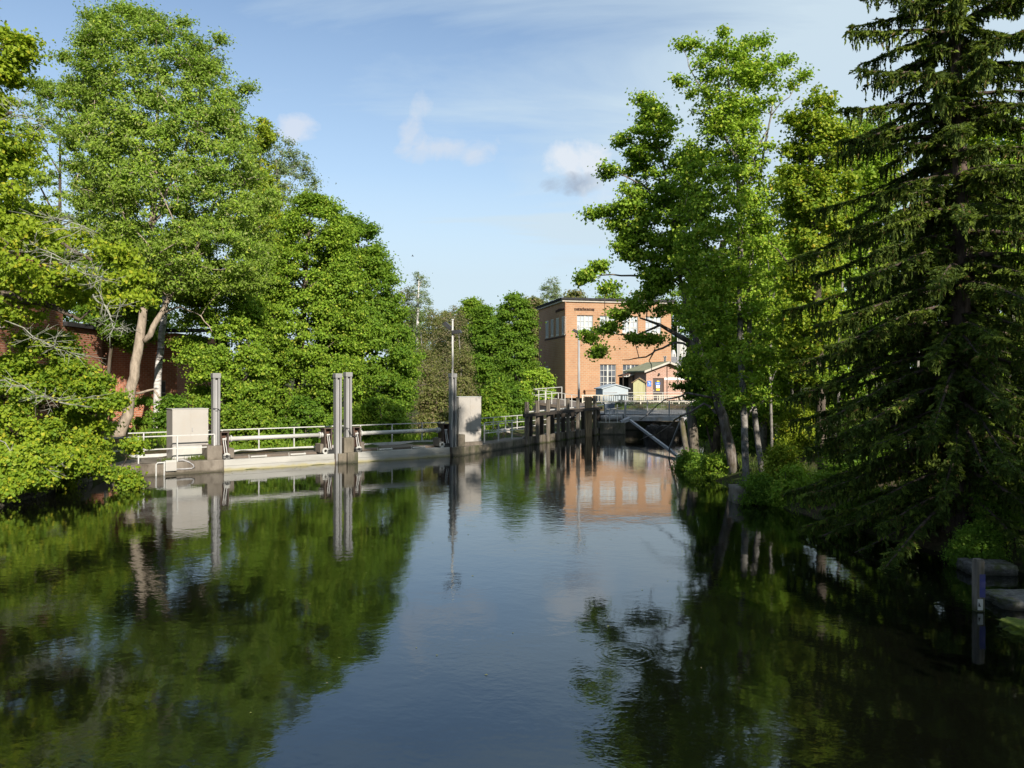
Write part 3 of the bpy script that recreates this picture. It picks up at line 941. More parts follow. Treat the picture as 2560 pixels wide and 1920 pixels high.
# ---------------------------------------------------------------- piling quay on the right of the dam
qe = qs(1315, 0.0)
pf = thing('quay_platform', 'dark concrete quay platform between the right cabinet and the timber pilings', 'quay', qw(0), Q_RZ)
MB().box(0.3, qe, 0.0, 3.4, -1.8, 0.42).build('body', M['concrete_dark'], pf, bevel=0.03)
MB().box(0.3, qe - 0.02, 0.12, 3.3, 0.421, 0.44).build('deck', M['deck'], pf)
QF = (qw(0, 0, 0.43), Q_RZ, 0)
railing('quay_railing', 'grey railing along the water edge of the platform right of the cabinet', QF, (qs(1211, 0.35), qs(1314, 0.35), 0.35),
        [qs(p, 0.35) for p in (1211, 1246, 1280, 1313)], (1.12, 0.55), M['rail'], postw=0.06)
railing('quay_railing', 'grey railing along the rear of the platform and behind the pilings', QF, (qs(1200, 3.0), qs(1490, 3.0), 3.0),
        [qs(p, 3.0) for p in (1233, 1264, 1293, 1330, 1370, 1410, 1450)], (1.15, 0.72, 0.35), M['rail'])
tag(MB().prism([(0, 0), (0.35, 0), (0.2, 0.36), (0.05, 0.36)], 'x', 0, 2.6).build('kerb_block', M['cab'], None, qw(qs(1226, 2.6), 2.6, 0.44), Q_RZ, bevel=0.03), 'low pale concrete barrier lying behind the grey platform railing', 'barrier')

pl_px = [(1317, 0.23, 1005), (1344, 0.21, 1002), (1370.5, 0.21, 999.5), (1396, 0.20, 996.5), (1420, 0.20, 996), (1444.5, 0.21, 992.5), (1487, 0.22, 989)]
names = ['first timber piling, next to the platform railing', 'second timber piling from the platform railing', 'third timber piling from the platform railing',
         'fourth timber piling, left of the two before the lamp', 'fifth timber piling, just left of the lamp post', 'sixth timber piling, directly in front of the lamp post',
         'last timber piling, right of the wide tan post']


def round_post(h0, h1, w, mat, name, loc, rz):
    m = MB()
    hw = w / 2
    poly = [(-hw, -hw * 0.7), (-hw * 0.7, -hw), (hw * 0.7, -hw), (hw, -hw * 0.7), (hw, hw * 0.7), (hw * 0.7, hw), (-hw * 0.7, hw), (-hw, hw * 0.7)]
    m.prism(poly, 'z', h0, h1 - 0.03)
    m.prism([(x * 0.85, y * 0.85) for x, y in poly], 'z', h1 - 0.03, h1)
    return m.build(name, mat, None, loc, rz)


for (px, w, py), nm in zip(pl_px, names):
    s = qs(px, -0.05)
    x, y, _ = qw(s, -0.05)
    top = CAMZ - (py - H0) / F * y
    tag(round_post(-1.6, top, w, M['timber'], 'timber_piling', (x, y, 0), Q_RZ + random.uniform(-0.1, 0.1)), nm, 'piling', 'timber pilings along the quay')
s = qs(1471, -0.05)
x, y, _ = qw(s, -0.05)
tag(MB().box(-0.24, 0.24, -0.12, 0.12, -1.6, CAMZ - (992 - H0) / F * y).build('timber_piling', M['timber_tan'], None, (x, y, 0), 0.25, bevel=0.03), 'wide tan weathered timber post near the right end of the pilings', 'piling', 'timber pilings along the quay')
back = [1326, 1354, 1381, 1408, 1432, 1458, 1496]
for k, px in enumerate(back):
    s = qs(px, 0.75)
    x, y, _ = qw(s, 0.75)
    tag(round_post(-1.0, 1.8, 0.24, M['timber_dark'], 'rear_piling', (x, y, 0), Q_RZ), 'dark tarred rear piling, in the shade behind the grey timber pilings', 'piling', 'dark rear pilings')
x0, x1 = qs(1308, -0.22), qs(1503, -0.22)
tag(MB().hexa([(x0, -0.08, 1.73), (x1, -0.08, 1.84), (x1, 0.06, 1.84), (x0, 0.06, 1.73), (x0, -0.08, 1.92), (x1, -0.08, 2.02), (x1, 0.06, 2.02), (x0, 0.06, 1.92)])
    .build('waler_beam', M['timber_dark'], None, qw(0, -0.24, 0), Q_RZ), 'long dark timber beam bolted across the pilings', 'beam')
tag(MB().bar((qs(1312, 0.3), 0.3, 1.98), (qs(1508, 0.3), 0.3, 2.12), 0.07).build('handrail', M['rail'], None, qw(0, 0, 0), Q_RZ), 'thin pale handrail lying along the top of the dark piling beam', 'handrail')
pw = thing('plank_wall', 'low wall of upright weathered planks between the pilings at the water', 'wall', qw(0), Q_RZ)
s = qe
k = 0
mb = MB()
while s < qs(1500, 0.12):
    mb.box(s, s + 0.19, 0.10 + 0.02 * (k % 2), 0.22 + 0.02 * (k % 2), -1.6, 0.46 + 0.05 * random.random())
    s += 0.2
    k += 1
mb.build('planks', M['timber'], pw)
MB().box(qe + 0.05, qs(1496, 0.3) - 0.2, 0.26, 3.4, -1.8, 0.40).build('fill', M['deck'], pw)
s = qs(1447, 0.4)
x, y, _ = qw(s, 0.4)
fl = floodlight_pole('tall grey lamp post with two black floodlights standing among the pilings', (x, y, 0.4), CAMZ - (815 - H0) / F * y - 0.4,
                     [(-0.22, 6.9, -0.45, 0), (0.30, 6.9, 0.45, 0)], 0.0, r=0.09, mat=M['grey_steel'])
hh = CAMZ - (835 - H0) / F * y - 0.4
MB().tube([(0, 0, hh - 0.25), (0, 0, hh + 0.12)], 0.13, 10).build('sensor_box', M['rail'], fl)

# ---------------------------------------------------------------- footbridge over the inlet
ab = MB().box(6.35, 8.2, 57.85, 60.0, -1.8, 0.86)
tag(ab.build('bridge_abutment', M['concrete_dark'], bevel=0.04), 'streaked concrete abutment at the left end of the footbridge', 'abutment')
br = thing('footbridge', 'grey steel footbridge with wire mesh railing over the dark inlet', 'bridge', (8.0, 58.0, 0.0))
MB().box(0.6, 7.6, 0.05, 4.2, 1.12, 1.24).build('deck', M['road'], br)
MB().box(0.6, 7.6, -0.08, 0.04, 0.98, 1.26).build('edge_beam', M['grey_steel'], br)
MB().hexa([(-0.05, 0.0, 0.74), (0.6, 0.0, 0.98), (0.6, 1.4, 0.98), (-0.05, 1.4, 0.74), (-0.05, 0.0, 0.94), (0.6, 0.0, 1.24), (0.6, 1.4, 1.24), (-0.05, 1.4, 0.94)]).build('ramp', M['grey_steel'], br)
MB().box(2.2, 2.5, 0.3, 4.1, 0.7, 1.12).box(5.0, 5.3, 0.3, 4.1, 0.7, 1.12).build('girder', M['dark_metal'], br)
for x in (0.18, 1.80, 3.40, 5.0, 6.6):
    MB().bar((x, -0.02, 1.2), (x + (0.06 if x < 1 else 0), -0.02, 2.44), 0.075 if x > 1 else 0.13).build('post', M['grey_steel'], br)
MB().bar((0.1, -0.02, 2.44), (7.3, -0.02, 2.44), 0.06).build('top_rail', M['grey_steel'], br)
MB().bar((0.1, -0.02, 1.85), (7.3, -0.02, 1.85), 0.035).build('rail', M['grey_steel'], br)
wm = MB()
for k in range(59):
    x = 0.2 + k * 0.12
    wm.bar((x, -0.03, 1.28), (x, -0.03, 2.42), 0.014)
for z in (1.38, 1.62, 2.1):
    wm.bar((0.15, -0.03, z), (7.3, -0.03, z), 0.016)
wm.build('wire_mesh', M['grey_steel'], br)
sr = thing('stair_railing', 'pale railing of short steps on the abutment left of the footbridge', 'railing', (6.7, 58.1, 0.86))
for (x, h) in ((0.12, 0.95), (0.38, 0.98), (0.95, 1.3), (1.33, 0.55)):
    MB().bar((x, 0, 0), (x, 0, h), 0.05).build('post', M['rail'], sr)
MB().bar((0.12, 0, 0.95), (1.33, 0, 1.1), 0.045).bar((0.12, 0.0, 0.42), (1.33, 0, 0.55), 0.035).build('rail', M['rail'], sr)
for k in range(9):
    pass
mm = MB()
for k in range(10):
    mm.bar((0.35 + k * 0.07, 0.02, 0.45), (0.35 + k * 0.07, 0.02, 1.0), 0.018)
mm.build('bars', M['rail'], sr)
tag(MB().tube([(0, 0, 0), (1.55, 0.1, 0.05)], 0.22, 14).build('steel_pipe', M['grey_steel'], None, (6.6, 59.4, 1.1), smooth=True), 'thick grey steel pipe lying behind the steps at the bridge', 'pipe')
bb = thing('blue_bin', 'small blue grey box with pale lid standing left of the bridge mesh', 'bin', (7.55, 62.0, 1.3))
MB().box(-0.38, 0.38, -0.3, 0.3, 0, 0.82).build('body', M['bin'], bb, bevel=0.03)
MB().box(-0.42, 0.42, -0.34, 0.34, 0.82, 0.9).build('lid', M['rail'], bb, bevel=0.02)
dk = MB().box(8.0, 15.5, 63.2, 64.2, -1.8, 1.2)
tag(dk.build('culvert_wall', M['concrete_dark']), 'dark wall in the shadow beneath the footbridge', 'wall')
road = MB().face([(3.2, 62.4, 1.30), (16.5, 62.4, 1.26), (17.5, 67.6, 1.50), (2.6, 67.6, 1.52)])
struct(road.build('road', M['road']))
MB_ = MB().box(3.0, 17.5, 64.25, 67.4, 0.0, 1.2)
struct(MB_.build('road_bank', M['stone']))
# posts and boom at the right bank
tag(MB().tube([P(1703, 1046, 37.5), P(1713, 1110, 37), (8.25, 36.6, -0.7)], [0.12, 0.13, 0.14], 10).build('mooring_post', M['timber'], smooth=True), 'slanting grey post standing in the right bank shrubs', 'post')
tag(MB().tube([P(1728, 1016, 38.5), (8.75, 38.2, -0.4)], [0.23, 0.25], 10).build('mooring_post', M['timber'], smooth=True), 'thicker upright grey timber post behind the slanting one', 'post')
tag(MB().bar((8.45, 57.2, 1.05), (8.3, 39.0, 0.02), 0.13, 0.15).build('boom_beam', M['grey_steel']), 'long grey beam sloping from the bridge down to the right bank', 'beam')
tag(MB().bar(P(1703, 1048, 38.0), P(1671, 1128, 42.0), 0.07).build('brace', M['grey_steel']), 'thin grey brace from the slanting post to the sloping beam', 'brace')

# right bank foreground
po = thing('marker_post', 'short wooden post with blue flaking paint in the dark water by the right edge', 'post', (7.75, 13.3, 0))
round_post(-0.9, 0.86, 0.15, M['timber'], 'post', (0, 0, 0), 0.2).parent = po
MB().box(-0.025, 0.073, -0.082, -0.074, 0.24, 0.62).build('blue_paint', M['navy'], po)
MB().box(-0.055, 0.030, -0.086, -0.078, 0.03, 0.21).build('scale_plate', M['white'], po)
MB().prism([(-0.05, 0.09), (-0.005, 0.085), (-0.04, 0.17)], 'y', -0.089, -0.0865).build('plate_mark', M['black'], po)
MB().tube([(0.085, -0.02, -0.3), (0.085, -0.02, 0.34)], 0.008, 6).build('gauge_rod', M['rail'], po)


def rough_stone(name, mat, c, size, label, rz=0.0, cat='stone', seed=0, sub=9, amp=0.07, group=None):
    import bmesh
    bm = bmesh.new()
    bmesh.ops.create_cube(bm, size=1.0)
    bmesh.ops.subdivide_edges(bm, edges=bm.edges[:], cuts=sub, use_grid_fill=True)
    r2 = np.random.default_rng(seed)
    ph = r2.uniform(0, 6.28, 6)
    for v in bm.verts:
        p = v.co
        l = max(abs(p.x), abs(p.y), abs(p.z))
        q = p.normalized() * 0.62
        p2 = p * 0.88 + q * 0.12
        f = 1 + amp * (0.6 * math.sin(9 * p.x + ph[0]) * math.sin(7 * p.y + ph[1]) + 0.4 * math.sin(8 * p.z + ph[2] + 5 * p.x) + 0.5 * math.sin(23 * p.x + ph[3]) * math.sin(19 * p.y + ph[4] + 11 * p.z) + 0.35 * r2.normal())
        v.co = Vector((p2.x * size[0] * f, p2.y * size[1] * f, p2.z * size[2] * f))
    me = bpy.data.meshes.new(name)
    bm.to_mesh(me)
    bm.free()
    me.materials.append(mat)
    me.polygons.foreach_set('use_smooth', [True] * len(me.polygons))
    o = bpy.data.objects.new(name, me)
    COL.objects.link(o)
    o.location = c
    o.rotation_euler.z = rz
    return tag(o, label, cat, group) if label else o


rough_stone('stone_slab', M['slab'], (9.1, 13.7, 0.03), (1.7, 0.8, 0.27), 'long grey slab with moss on its front beside the blue post', 0.05, seed=1)
rough_stone('stone_slab', M['slab'], (9.5, 16.0, 0.08), (0.9, 0.6, 0.26), 'grey stone block behind the blue post under the spruce boughs', -0.1, seed=2)
rough_stone('mossy_stone', M['moss'], (7.95, 12.2, 0.0), (0.75, 0.6, 0.24), 'stone cushioned in bright yellow green moss at the right edge', 0.2, seed=3, sub=11, amp=0.12)
rough_stone('stone_slab', M['stone'], (7.35, 25.3, 0.15), (0.75, 0.8, 0.75), 'grey foundation block at the waterline below the twin grey trunks', 0.1, seed=4, amp=0.05)

rough_stone('mossy_stump', M['timber_dark'], (9.95, 54.5, 0.0), (1.6, 1.5, 1.5), 'dark rotten mossy stump rising from the water in front of the footbridge', 0.4, 'stump', 9, 9, 0.16)

# left quay wall of rough stones
qwl = thing('quay_wall', 'rough mossy stone quay wall below the overhanging left maple', 'wall', (-15.75, 24.0, 0))
ys = np.linspace(-12, 31.2, 150)
zs = np.linspace(-1.5, 0.78, 12)
vv, ff = [], []
for j, z in enumerate(zs):
    for i, y in enumerate(ys):
        xx = -15.6 - max(0, y - 24.5) * 0.115
        row = math.floor(z / 0.32)
        bulge = 0.12 * abs(math.sin((y + 0.4 * (row % 2)) * 3.9 + row)) * (0.5 + 0.5 * math.sin(z * 19.6)) + 0.10 * math.sin(y * 1.7 + z * 2) + 0.08 * random.random()
        vv.append((xx + bulge - 0.12 * z + 15.75, y - 24.0, z + 0.04 * math.sin(y * 3)))
n = len(ys)
for j in range(len(zs) - 1):
    for i in range(n - 1):
        ff.append((j * n + i, j * n + i + 1, (j + 1) * n + i + 1, (j + 1) * n + i))
k0 = len(vv)
for i, y in enumerate(ys):
    xx = -15.6 - max(0, y - 24.5) * 0.115
    vv.append((xx - 0.9 + 15.75, y - 24.0, 0.80 + 0.05 * math.sin(y * 2.1)))
for i in range(n - 1):
    ff.append(((len(zs) - 1) * n + i, (len(zs) - 1) * n + i + 1, k0 + i + 1, k0 + i))
q_ = MB()
q_.v, q_.f = vv, ff
q_.build('stonework', M['masonry'], qwl, smooth=True)
# ---------------------------------------------------------------- the brick power house
EX = np.array([13.0, 3.0]) / math.hypot(13, 3)
EY = np.array([-EX[1], EX[0]])
C0 = np.array([7.1, 110.0])
PRZ = math.atan2(EX[1], EX[0])
ph = thing('power_house', 'two storey orange brick power house with flat dark roof', 'building', (C0[0], C0[1], 1.6), PRZ)
PW, PD, PH = 15.9, 13.3, 13.25
Z0 = 1.6


def fx(px):      # along the front
    k = (px - 1280) / F
    return (k * C0[1] - C0[0]) / (EX[0] - k * EX[1])


def fzl(px, py):
    y = C0[1] + EX[1] * fx(px)
    return CAMZ - (py - H0) / F * y - Z0


def sx_(px):     # along the left side
    k = (px - 1280) / F
    return (k * C0[1] - C0[0]) / (EY[0] - k * EY[1])


def szl(px, py):
    y = C0[1] + EY[1] * sx_(px)
    return CAMZ - (py - H0) / F * y - Z0


def wall_with_holes(name, mat, parent, w, h, holes, place, thick=0.3):
    """a wall plane in (a, z) with openings; place(a, z, depth) -> local xyz"""
    xs = sorted({0.0, w, *[v for q in holes for v in (q[0], q[1])]})
    zs = sorted({0.0, h, *[v for q in holes for v in (q[2], q[3])]})
    m = MB()
    for i in range(len(xs) - 1):
        for j in range(len(zs) - 1):
            cx, cz = (xs[i] + xs[i + 1]) / 2, (zs[j] + zs[j + 1]) / 2
            if any(q[0] < cx < q[1] and q[2] < cz < q[3] for q in holes):
                continue
            m.face([place(xs[i], zs[j], 0), place(xs[i + 1], zs[j], 0), place(xs[i + 1], zs[j + 1], 0), place(xs[i], zs[j + 1], 0)])
    for (a, b_, c, d) in holes:
        for (p, q) in (((a, c), (a, d)), ((a, d), (b_, d)), ((b_, d), (b_, c)), ((b_, c), (a, c))):
            m.face([place(*p, 0), place(*q, 0), place(*q, thick), place(*p, thick)])
    return m.build(name, mat, parent)


def window(parent, a, b_, c, d, place, cols, rows, mull=(), pane=None, depth=0.14, bw=0.07, name='window'):
    def bx(m, a0, a1, z0, z1, d0, d1):
        m.hexa([place(a0, z0, d0), place(a1, z0, d0), place(a1, z0, d1), place(a0, z0, d1), place(a0, z1, d0), place(a1, z1, d0), place(a1, z1, d1), place(a0, z1, d1)])
    m = MB()
    w = bw
    bx(m, a, b_, c, c + w * 1.6, depth, depth + 0.09)
    bx(m, a, b_, d - w, d, depth, depth + 0.09)
    bx(m, a, a + w, c + w * 1.6, d - w, depth, depth + 0.09)
    bx(m, b_ - w, b_, c + w * 1.6, d - w, depth, depth + 0.09)
    for k in range(1, cols):
        x = a + (b_ - a) * k / cols
        ww = w * (1.5 if k in mull else 0.5)
        bx(m, x - ww, x + ww, c + w * 1.6, d - w, depth + 0.01, depth + 0.08)
    for k in range(1, rows):
        z = c + (d - c) * k / rows
        bx(m, a + w, b_ - w, z - w * 0.5, z + w * 0.5, depth + 0.015, depth + 0.075)
    f = m.build(name, M['white'], parent)
    g = MB()
    g.face([place(a, c, depth + 0.085), place(b_, c, depth + 0.085), place(b_, d, depth + 0.085), place(a, d, depth + 0.085)])
    g.build('pane', pane or M['glass'], f)
    sl = MB()
    bx(sl, a - 0.05, b_ + 0.05, c - 0.10, c, -0.06, depth)
    sl.build('sill', M['fascia'], f)
    return f


def front(a, z, dd):
    return (a, dd, z)


def side(a, z, dd):
    return (dd, a, z)


up = [(fx(1442.5), fx(1482.5)), (fx(1499.5), fx(1539.5)), (fx(1556), fx(1595)), (fx(1614), fx(1653))]
lo = [(fx(1500), fx(1540)), (fx(1557), fx(1598)), (fx(1615), fx(1655))]
fh = [(a, c, fzl(1460, 831), fzl(1460, 788)) for a, c in up] + [(a, c, fzl(1520, 971), fzl(1520, 911)) for a, c in lo]
wall_with_holes('front_wall', M['brick_power'], ph, PW, PH, fh, front)
for k, q in enumerate(fh):
    window(ph, *q, front, 4, 3 if k < 4 else 4, mull=(2,), pane=M['sky_glass'] if k < 4 else M['glass'], bw=0.075)
    MB().box(q[0] - 0.3, q[1] + 0.3, -0.025, 0.05, q[3], q[3] + 0.62).build('lintel', M['brick_power'], ph)
su = [(sx_(1412), sx_(1404)), (sx_(1397), sx_(1389.5)), (sx_(1383.5), sx_(1376.5)), (sx_(1371), sx_(1363.5))]
sh_ = [(a, c, szl(1400, 838), szl(1400, 793)) for a, c in su] + [(sx_(1371), sx_(1363.5), szl(1367, 945), szl(1367, 915))]
wall_with_holes('side_wall', M['brick_power'], ph, PD, PH, sh_, side)
for q in sh_:
    window(ph, *q, side, 2, 1, pane=M['sky_glass'], bw=0.16, depth=0.02)
MB().box(-0.05, -0.001, su[0][0] - 0.3, su[3][1] + 0.3, sh_[0][2] - 0.38, sh_[0][2] - 0.16).build('sill_course', M['rust'], ph)
wall_with_holes('back_wall', M['brick_power'], ph, PW, PH, [], lambda a, z, dd: (a, PD - dd, z))
wall_with_holes('far_wall', M['brick_power'], ph, PD, PH, [], lambda a, z, dd: (PW - dd, a, z))
MB().box(-0.25, PW + 0.25, -0.25, PD + 0.25, PH, PH + 0.22).build('cornice', M['fascia'], ph)
MB().box(-0.42, PW + 0.42, -0.42, PD + 0.42, PH + 0.222, PH + 0.55).build('roof', M['roof_dark'], ph, bevel=0.04)
# rusted iron letter frames under the roof
for (a0, a1, pl, zz) in ((fx(1436), fx(1486), front, fzl(1460, 777)), (sx_(1414), sx_(1390), side, szl(1400, 779))):
    m = MB()
    for k in range(15):
        a = a0 + (a1 - a0) * (k + random.random() * 0.5) / 15
        z = zz + random.uniform(0.0, 0.12)
        w = random.uniform(0.05, 0.11)
        h = random.uniform(0.2, 0.36)
        m.hexa([pl(a, z, -0.14), pl(a + w, z, -0.14), pl(a + w, z, -0.02), pl(a, z, -0.02), pl(a, z + h, -0.14), pl(a + w, z + h, -0.14), pl(a + w, z + h, -0.02), pl(a, z + h, -0.02)])
    for z in (zz + 0.06, zz + 0.26):
        m.hexa([pl(a0, z, -0.11), pl(a1, z, -0.11), pl(a1, z, -0.02), pl(a0, z, -0.02), pl(a0, z + 0.05, -0.11), pl(a1, z + 0.05, -0.11), pl(a1, z + 0.05, -0.02), pl(a0, z + 0.05, -0.02)])
    m.build('iron_bracket', M['rust'], ph)
MB().tube([(0.25, -0.1, 0), (0.25, -0.1, PH)], 0.09, 8).build('downpipe', M['brick_power'], ph)
MB().box(3.0, 7.6, -0.5, -0.02, 0.0, 1.0).box(2.9, 7.7, -0.6, -0.02, 1.0, 1.12).build('plinth_ledge', M['brick_power'], ph)

# ---------------------------------------------------------------- gabled brick hut beside it
HX = np.array([0.96, 0.28])
HRZ = math.atan2(HX[1], HX[0])
hz = 2.0
hut = thing('brick_hut', 'small pink brick hut with low gabled roof and brown door', 'building', (12.75, 76.0, hz), HRZ)
W_, D_ = 4.35, 4.0


def hp(a, z, dd):
    return (a, dd, z)


def hx(px):
    k = (px - 1280) / F
    return (k * 76.0 - 12.75) / (HX[0] - k * HX[1])


dl, dr = hx(1632.5), hx(1659.5)
dz = CAMZ - (945.5 - H0) / F * 76.2 - hz
ez, rzz = 2.86, 3.62
wall_with_holes('front_wall', M['brick_house'], hut, W_, ez, [(dl, dr, 0.0, dz)], hp, 0.2)
MB().face([(0, 0, ez), (W_, 0, ez), (W_ * 0.5, 0, rzz)]).build('gable', M['brick_house'], hut)
MB().box(0, 0.02, 0.001, D_, 0, ez).box(W_ - 0.02, W_, 0.001, D_, 0, ez).box(0.02, W_ - 0.02, D_ - 0.02, D_, 0, ez).build('walls', M['brick_house'], hut)
rf = MB()
xm = W_ * 0.5
for sgn in (-1, 1):
    xe = xm + sgn * (xm + 0.42)
    ze = rzz - (rzz - ez) / xm * (xm + 0.42)
    rf.hexa([(xm, -0.5, rzz + 0.02), (xe, -0.5, ze + 0.02), (xe, D_ + 0.4, ze + 0.02), (xm, D_ + 0.4, rzz + 0.02),
             (xm, -0.5, rzz + 0.16), (xe, -0.5, ze + 0.16), (xe, D_ + 0.4, ze + 0.16), (xm, D_ + 0.4, rzz + 0.16)])
roof_o = rf.build('roof', M['roof_moss'], hut)
fa = MB()
for sgn in (-1, 1):
    xe = xm + sgn * (xm + 0.42)
    ze = rzz - (rzz - ez) / xm * (xm + 0.42)
    fa.hexa([(xm, -0.53, rzz - 0.04), (xe, -0.53, ze - 0.04), (xe, -0.503, ze - 0.04), (xm, -0.503, rzz - 0.04), (xm, -0.53, rzz + 0.15), (xe, -0.53, ze + 0.15), (xe, -0.503, ze + 0.15), (xm, -0.503, rzz + 0.15)])
fa.build('barge_board', M['fascia'], hut)
MB().tube([(xm, 0.4, rzz), (xm, 0.4, rzz + 0.55)], 0.11, 8).tube([(xm, 0.4, rzz + 0.55), (xm, 0.4, rzz + 0.66)], 0.17, 8).build('vent_pipe', M['green_pl'] if False else M['grey_steel'], hut)
dd = MB().box(dl + 0.02, dr - 0.02, 0.13, 0.18, 0, dz - 0.02).build('door', M['door'], hut)
MB().box(dl + 0.10, dl + 0.16, 0.08, 0.13, 0.98, 1.02).box(dl + 0.08, dl + 0.1, 0.08, 0.13, 0.9, 1.1).build('handle', M['rail'], dd)
mid = (dl + dr) / 2


def poster(x0, x1, z0, z1, mat, name):
    return MB().box(x0, x1, 0.118, 0.126, z0, z1).build(name, mat, dd)


poster(mid - 0.10, mid + 0.16, dz - 0.36, dz - 0.24, M['signyellow'], 'yellow_notice')
bl = poster(mid - 0.26, mid + 0.24, dz - 0.62, dz - 0.38, M['blue'], 'blue_notice')
MB().box(mid - 0.16, mid + 0.16, 0.112, 0.117, dz - 0.53, dz - 0.49).build('notice_line', M['signwhite'], dd)
poster(mid - 0.18, mid + 0.20, dz - 0.94, dz - 0.65, M['signwhite'], 'white_notice')
poster(mid - 0.16, mid + 0.20, dz - 1.18, dz - 1.0, M['signyellow'], 'yellow_notice')
sg = MB().box(hx(1618), hx(1627.5), -0.03, -0.001, dz - 0.78, dz - 0.27).build('blue_sign', M['blue'], hut)
sw = MB()
x0, x1 = hx(1618), hx(1627.5)
cx = (x0 + x1) / 2
for (a, c, e, f) in ((-0.12, 0.05, -0.40, -0.36), (-0.02, 0.10, -0.5, -0.44), (0.02, 0.12, -0.60, -0.56), (-0.10, 0.02, -0.66, -0.63)):
    sw.box(cx + a, cx + c, -0.036, -0.031, dz + e, dz + f)
sw.build('sign_mark', M['signwhite'], hut)
MB().box(dr + 0.05, W_ - 0.1, -0.03, -0.001, dz - 0.16, dz + 0.06).build('white_board', M['signwhite'], hut)
MB().prism([(mid - 0.10, dz + 0.28), (mid + 0.10, dz + 0.28), (mid + 0.04, dz + 0.48), (mid - 0.02, dz + 0.48)], 'y', -0.2, -0.002).build('wall_lamp', M['black'], hut)
tag(MB().tube([P(1694, 975, 75.0), P(1694, 815, 75.0)], 0.05, 8).build('flagpole', M['white'], smooth=True), 'thin white pole standing in front of the brick hut', 'pole')

# yellow booth
yb = thing('yellow_booth', 'narrow pale yellow board booth with wooden roof left of the brick hut', 'booth', (11.35, 73.0, 2.0), R(-14))
MB().box(-0.25, 0.75, 0, 0.9, 0, 1.75).build('boards', M['yellow'], yb)
for x in (-0.255, 0.2, 0.71):
    MB().box(x - 0.03, x + 0.03, -0.025, -0.001, 0, 1.74).build('corner_board', M['yellow'], yb)
yr = MB()
for sgn in (-1, 1):
    yr.hexa([(0.25, -0.15, 2.12), (0.25 + sgn * 0.68, -0.15, 1.68), (0.25 + sgn * 0.68, 1.05, 1.68), (0.25, 1.05, 2.12), (0.25, -0.15, 2.2), (0.25 + sgn * 0.68, -0.15, 1.76), (0.25 + sgn * 0.68, 1.05, 1.76), (0.25, 1.05, 2.2)])
yr.build('roof', M['timber_tan'], yb)
MB().face([(-0.25, 0.0, 1.75), (0.75, 0.0, 1.75), (0.25, 0.0, 2.10)]).build('gable', M['yellow'], yb)

# open shelter with rusty roof
sh = thing('wood_shelter', 'dark open shelter with rusty sloping roof beside the brick hut', 'shelter', (10.9, 78.5, 2.0), R(5))
MB().hexa([(-0.1, -0.2, 2.35), (2.2, -0.2, 3.0), (2.2, 2.0, 3.0), (-0.1, 2.0, 2.35), (-0.1, -0.2, 2.47), (2.2, -0.2, 3.12), (2.2, 2.0, 3.12), (-0.1, 2.0, 2.47)]).build('roof', M['rust'], sh)
MB().hexa([(0.5, -0.26, 2.34), (1.9, -0.26, 2.76), (1.9, -0.205, 2.76), (0.5, -0.205, 2.34), (0.5, -0.26, 2.52), (1.9, -0.26, 2.94), (1.9, -0.205, 2.94), (0.5, -0.205, 2.52)]).build('fascia', M['fascia'], sh)
for x in (0.0, 1.0, 2.1):
    MB().bar((x, 0, 0), (x, 0, 2.36 + 0.27 * x), 0.10).build('post', M['timber_dark'], sh)
MB().box(0, 2.15, 1.7, 1.8, 0, 2.3).build('back_boards', M['timber_dark'], sh)

# pale blue shed
bs_ = thing('blue_shed', 'low pale blue grey shed with shallow gabled roof in front of the power house', 'shed', (8.05, 71.0, 1.9), R(9))
MB().box(0, 2.35, 0, 2.4, 0, 1.18).build('body', M['paleblue'], bs_, bevel=0.03)
MB().prism([(0.0, 1.18), (2.35, 1.18), (2.3, 1.32), (1.2, 1.62), (0.05, 1.32)], 'y', 0.0, 2.4).build('gable', M['paleblue'], bs_)
rr_ = MB()
for sgn in (-1, 1):
    rr_.hexa([(1.2, -0.12, 1.64), (1.2 + sgn * 1.32, -0.12, 1.26), (1.2 + sgn * 1.32, 2.6, 1.26), (1.2, 2.6, 1.64), (1.2, -0.12, 1.72), (1.2 + sgn * 1.32, -0.12, 1.34), (1.2 + sgn * 1.32, 2.6, 1.34), (1.2, 2.6, 1.72)])
rr_.build('roof', M['paleblue'], bs_)
MB().box(0.1, 1.3, -0.03, -0.002, 0.93, 0.98).build('dark_strip', M['grey_steel'], bs_)
MB().box(1.5, 2.3, -0.03, -0.002, 0.78, 0.82).build('dark_strip', M['grey_steel'], bs_)

# grey building and silos far behind
gb = thing('grey_hall', 'low hall with grey sheet roof far behind the brick hut', 'building', (22.5, 126.0, 1.6), R(4))
MB().box(0, 12, 0, 8, 0, 4.6).build('walls', M['fascia'], gb)
MB().prism([(-0.4, 4.5), (8.4, 4.5), (4.0, 6.3)], 'x', -0.4, 12.4).build('roof', M['roof_grey'], gb)
for k, (px0, px1, zt, lb) in enumerate(((1676, 1690, 7.9, 'short white tank, leftmost behind the hall'), (1692, 1716, 9.9, 'tall white silo, middle one behind the hall'), (1719, 1738, 8.0, 'short white tank, rightmost behind the hall'))):
    dS = 135.0 + k
    c = ((px0 + px1) / 2 - 1280) / F * dS
    r = (px1 - px0) / 2 / F * dS
    g = thing('white_silo', lb, 'silo', (c, dS, 1.6), 0, 'white tanks behind the grey hall')
    MB().tube([(0, 0, 0), (0, 0, zt - 1.0)], r, 20).build('tank', M['white'], g, smooth=True)
    MB().tube([(0, 0, zt - 1.0), (0, 0, zt - 0.3)], [r * 1.02, r * 0.5], 20).build('cone', M['white'], g)
    MB().bar((r * 0.3, -r - 0.06, 0), (r * 0.3, -r - 0.06, zt - 1.0), 0.12).build('ladder', M['grey_steel'], g)

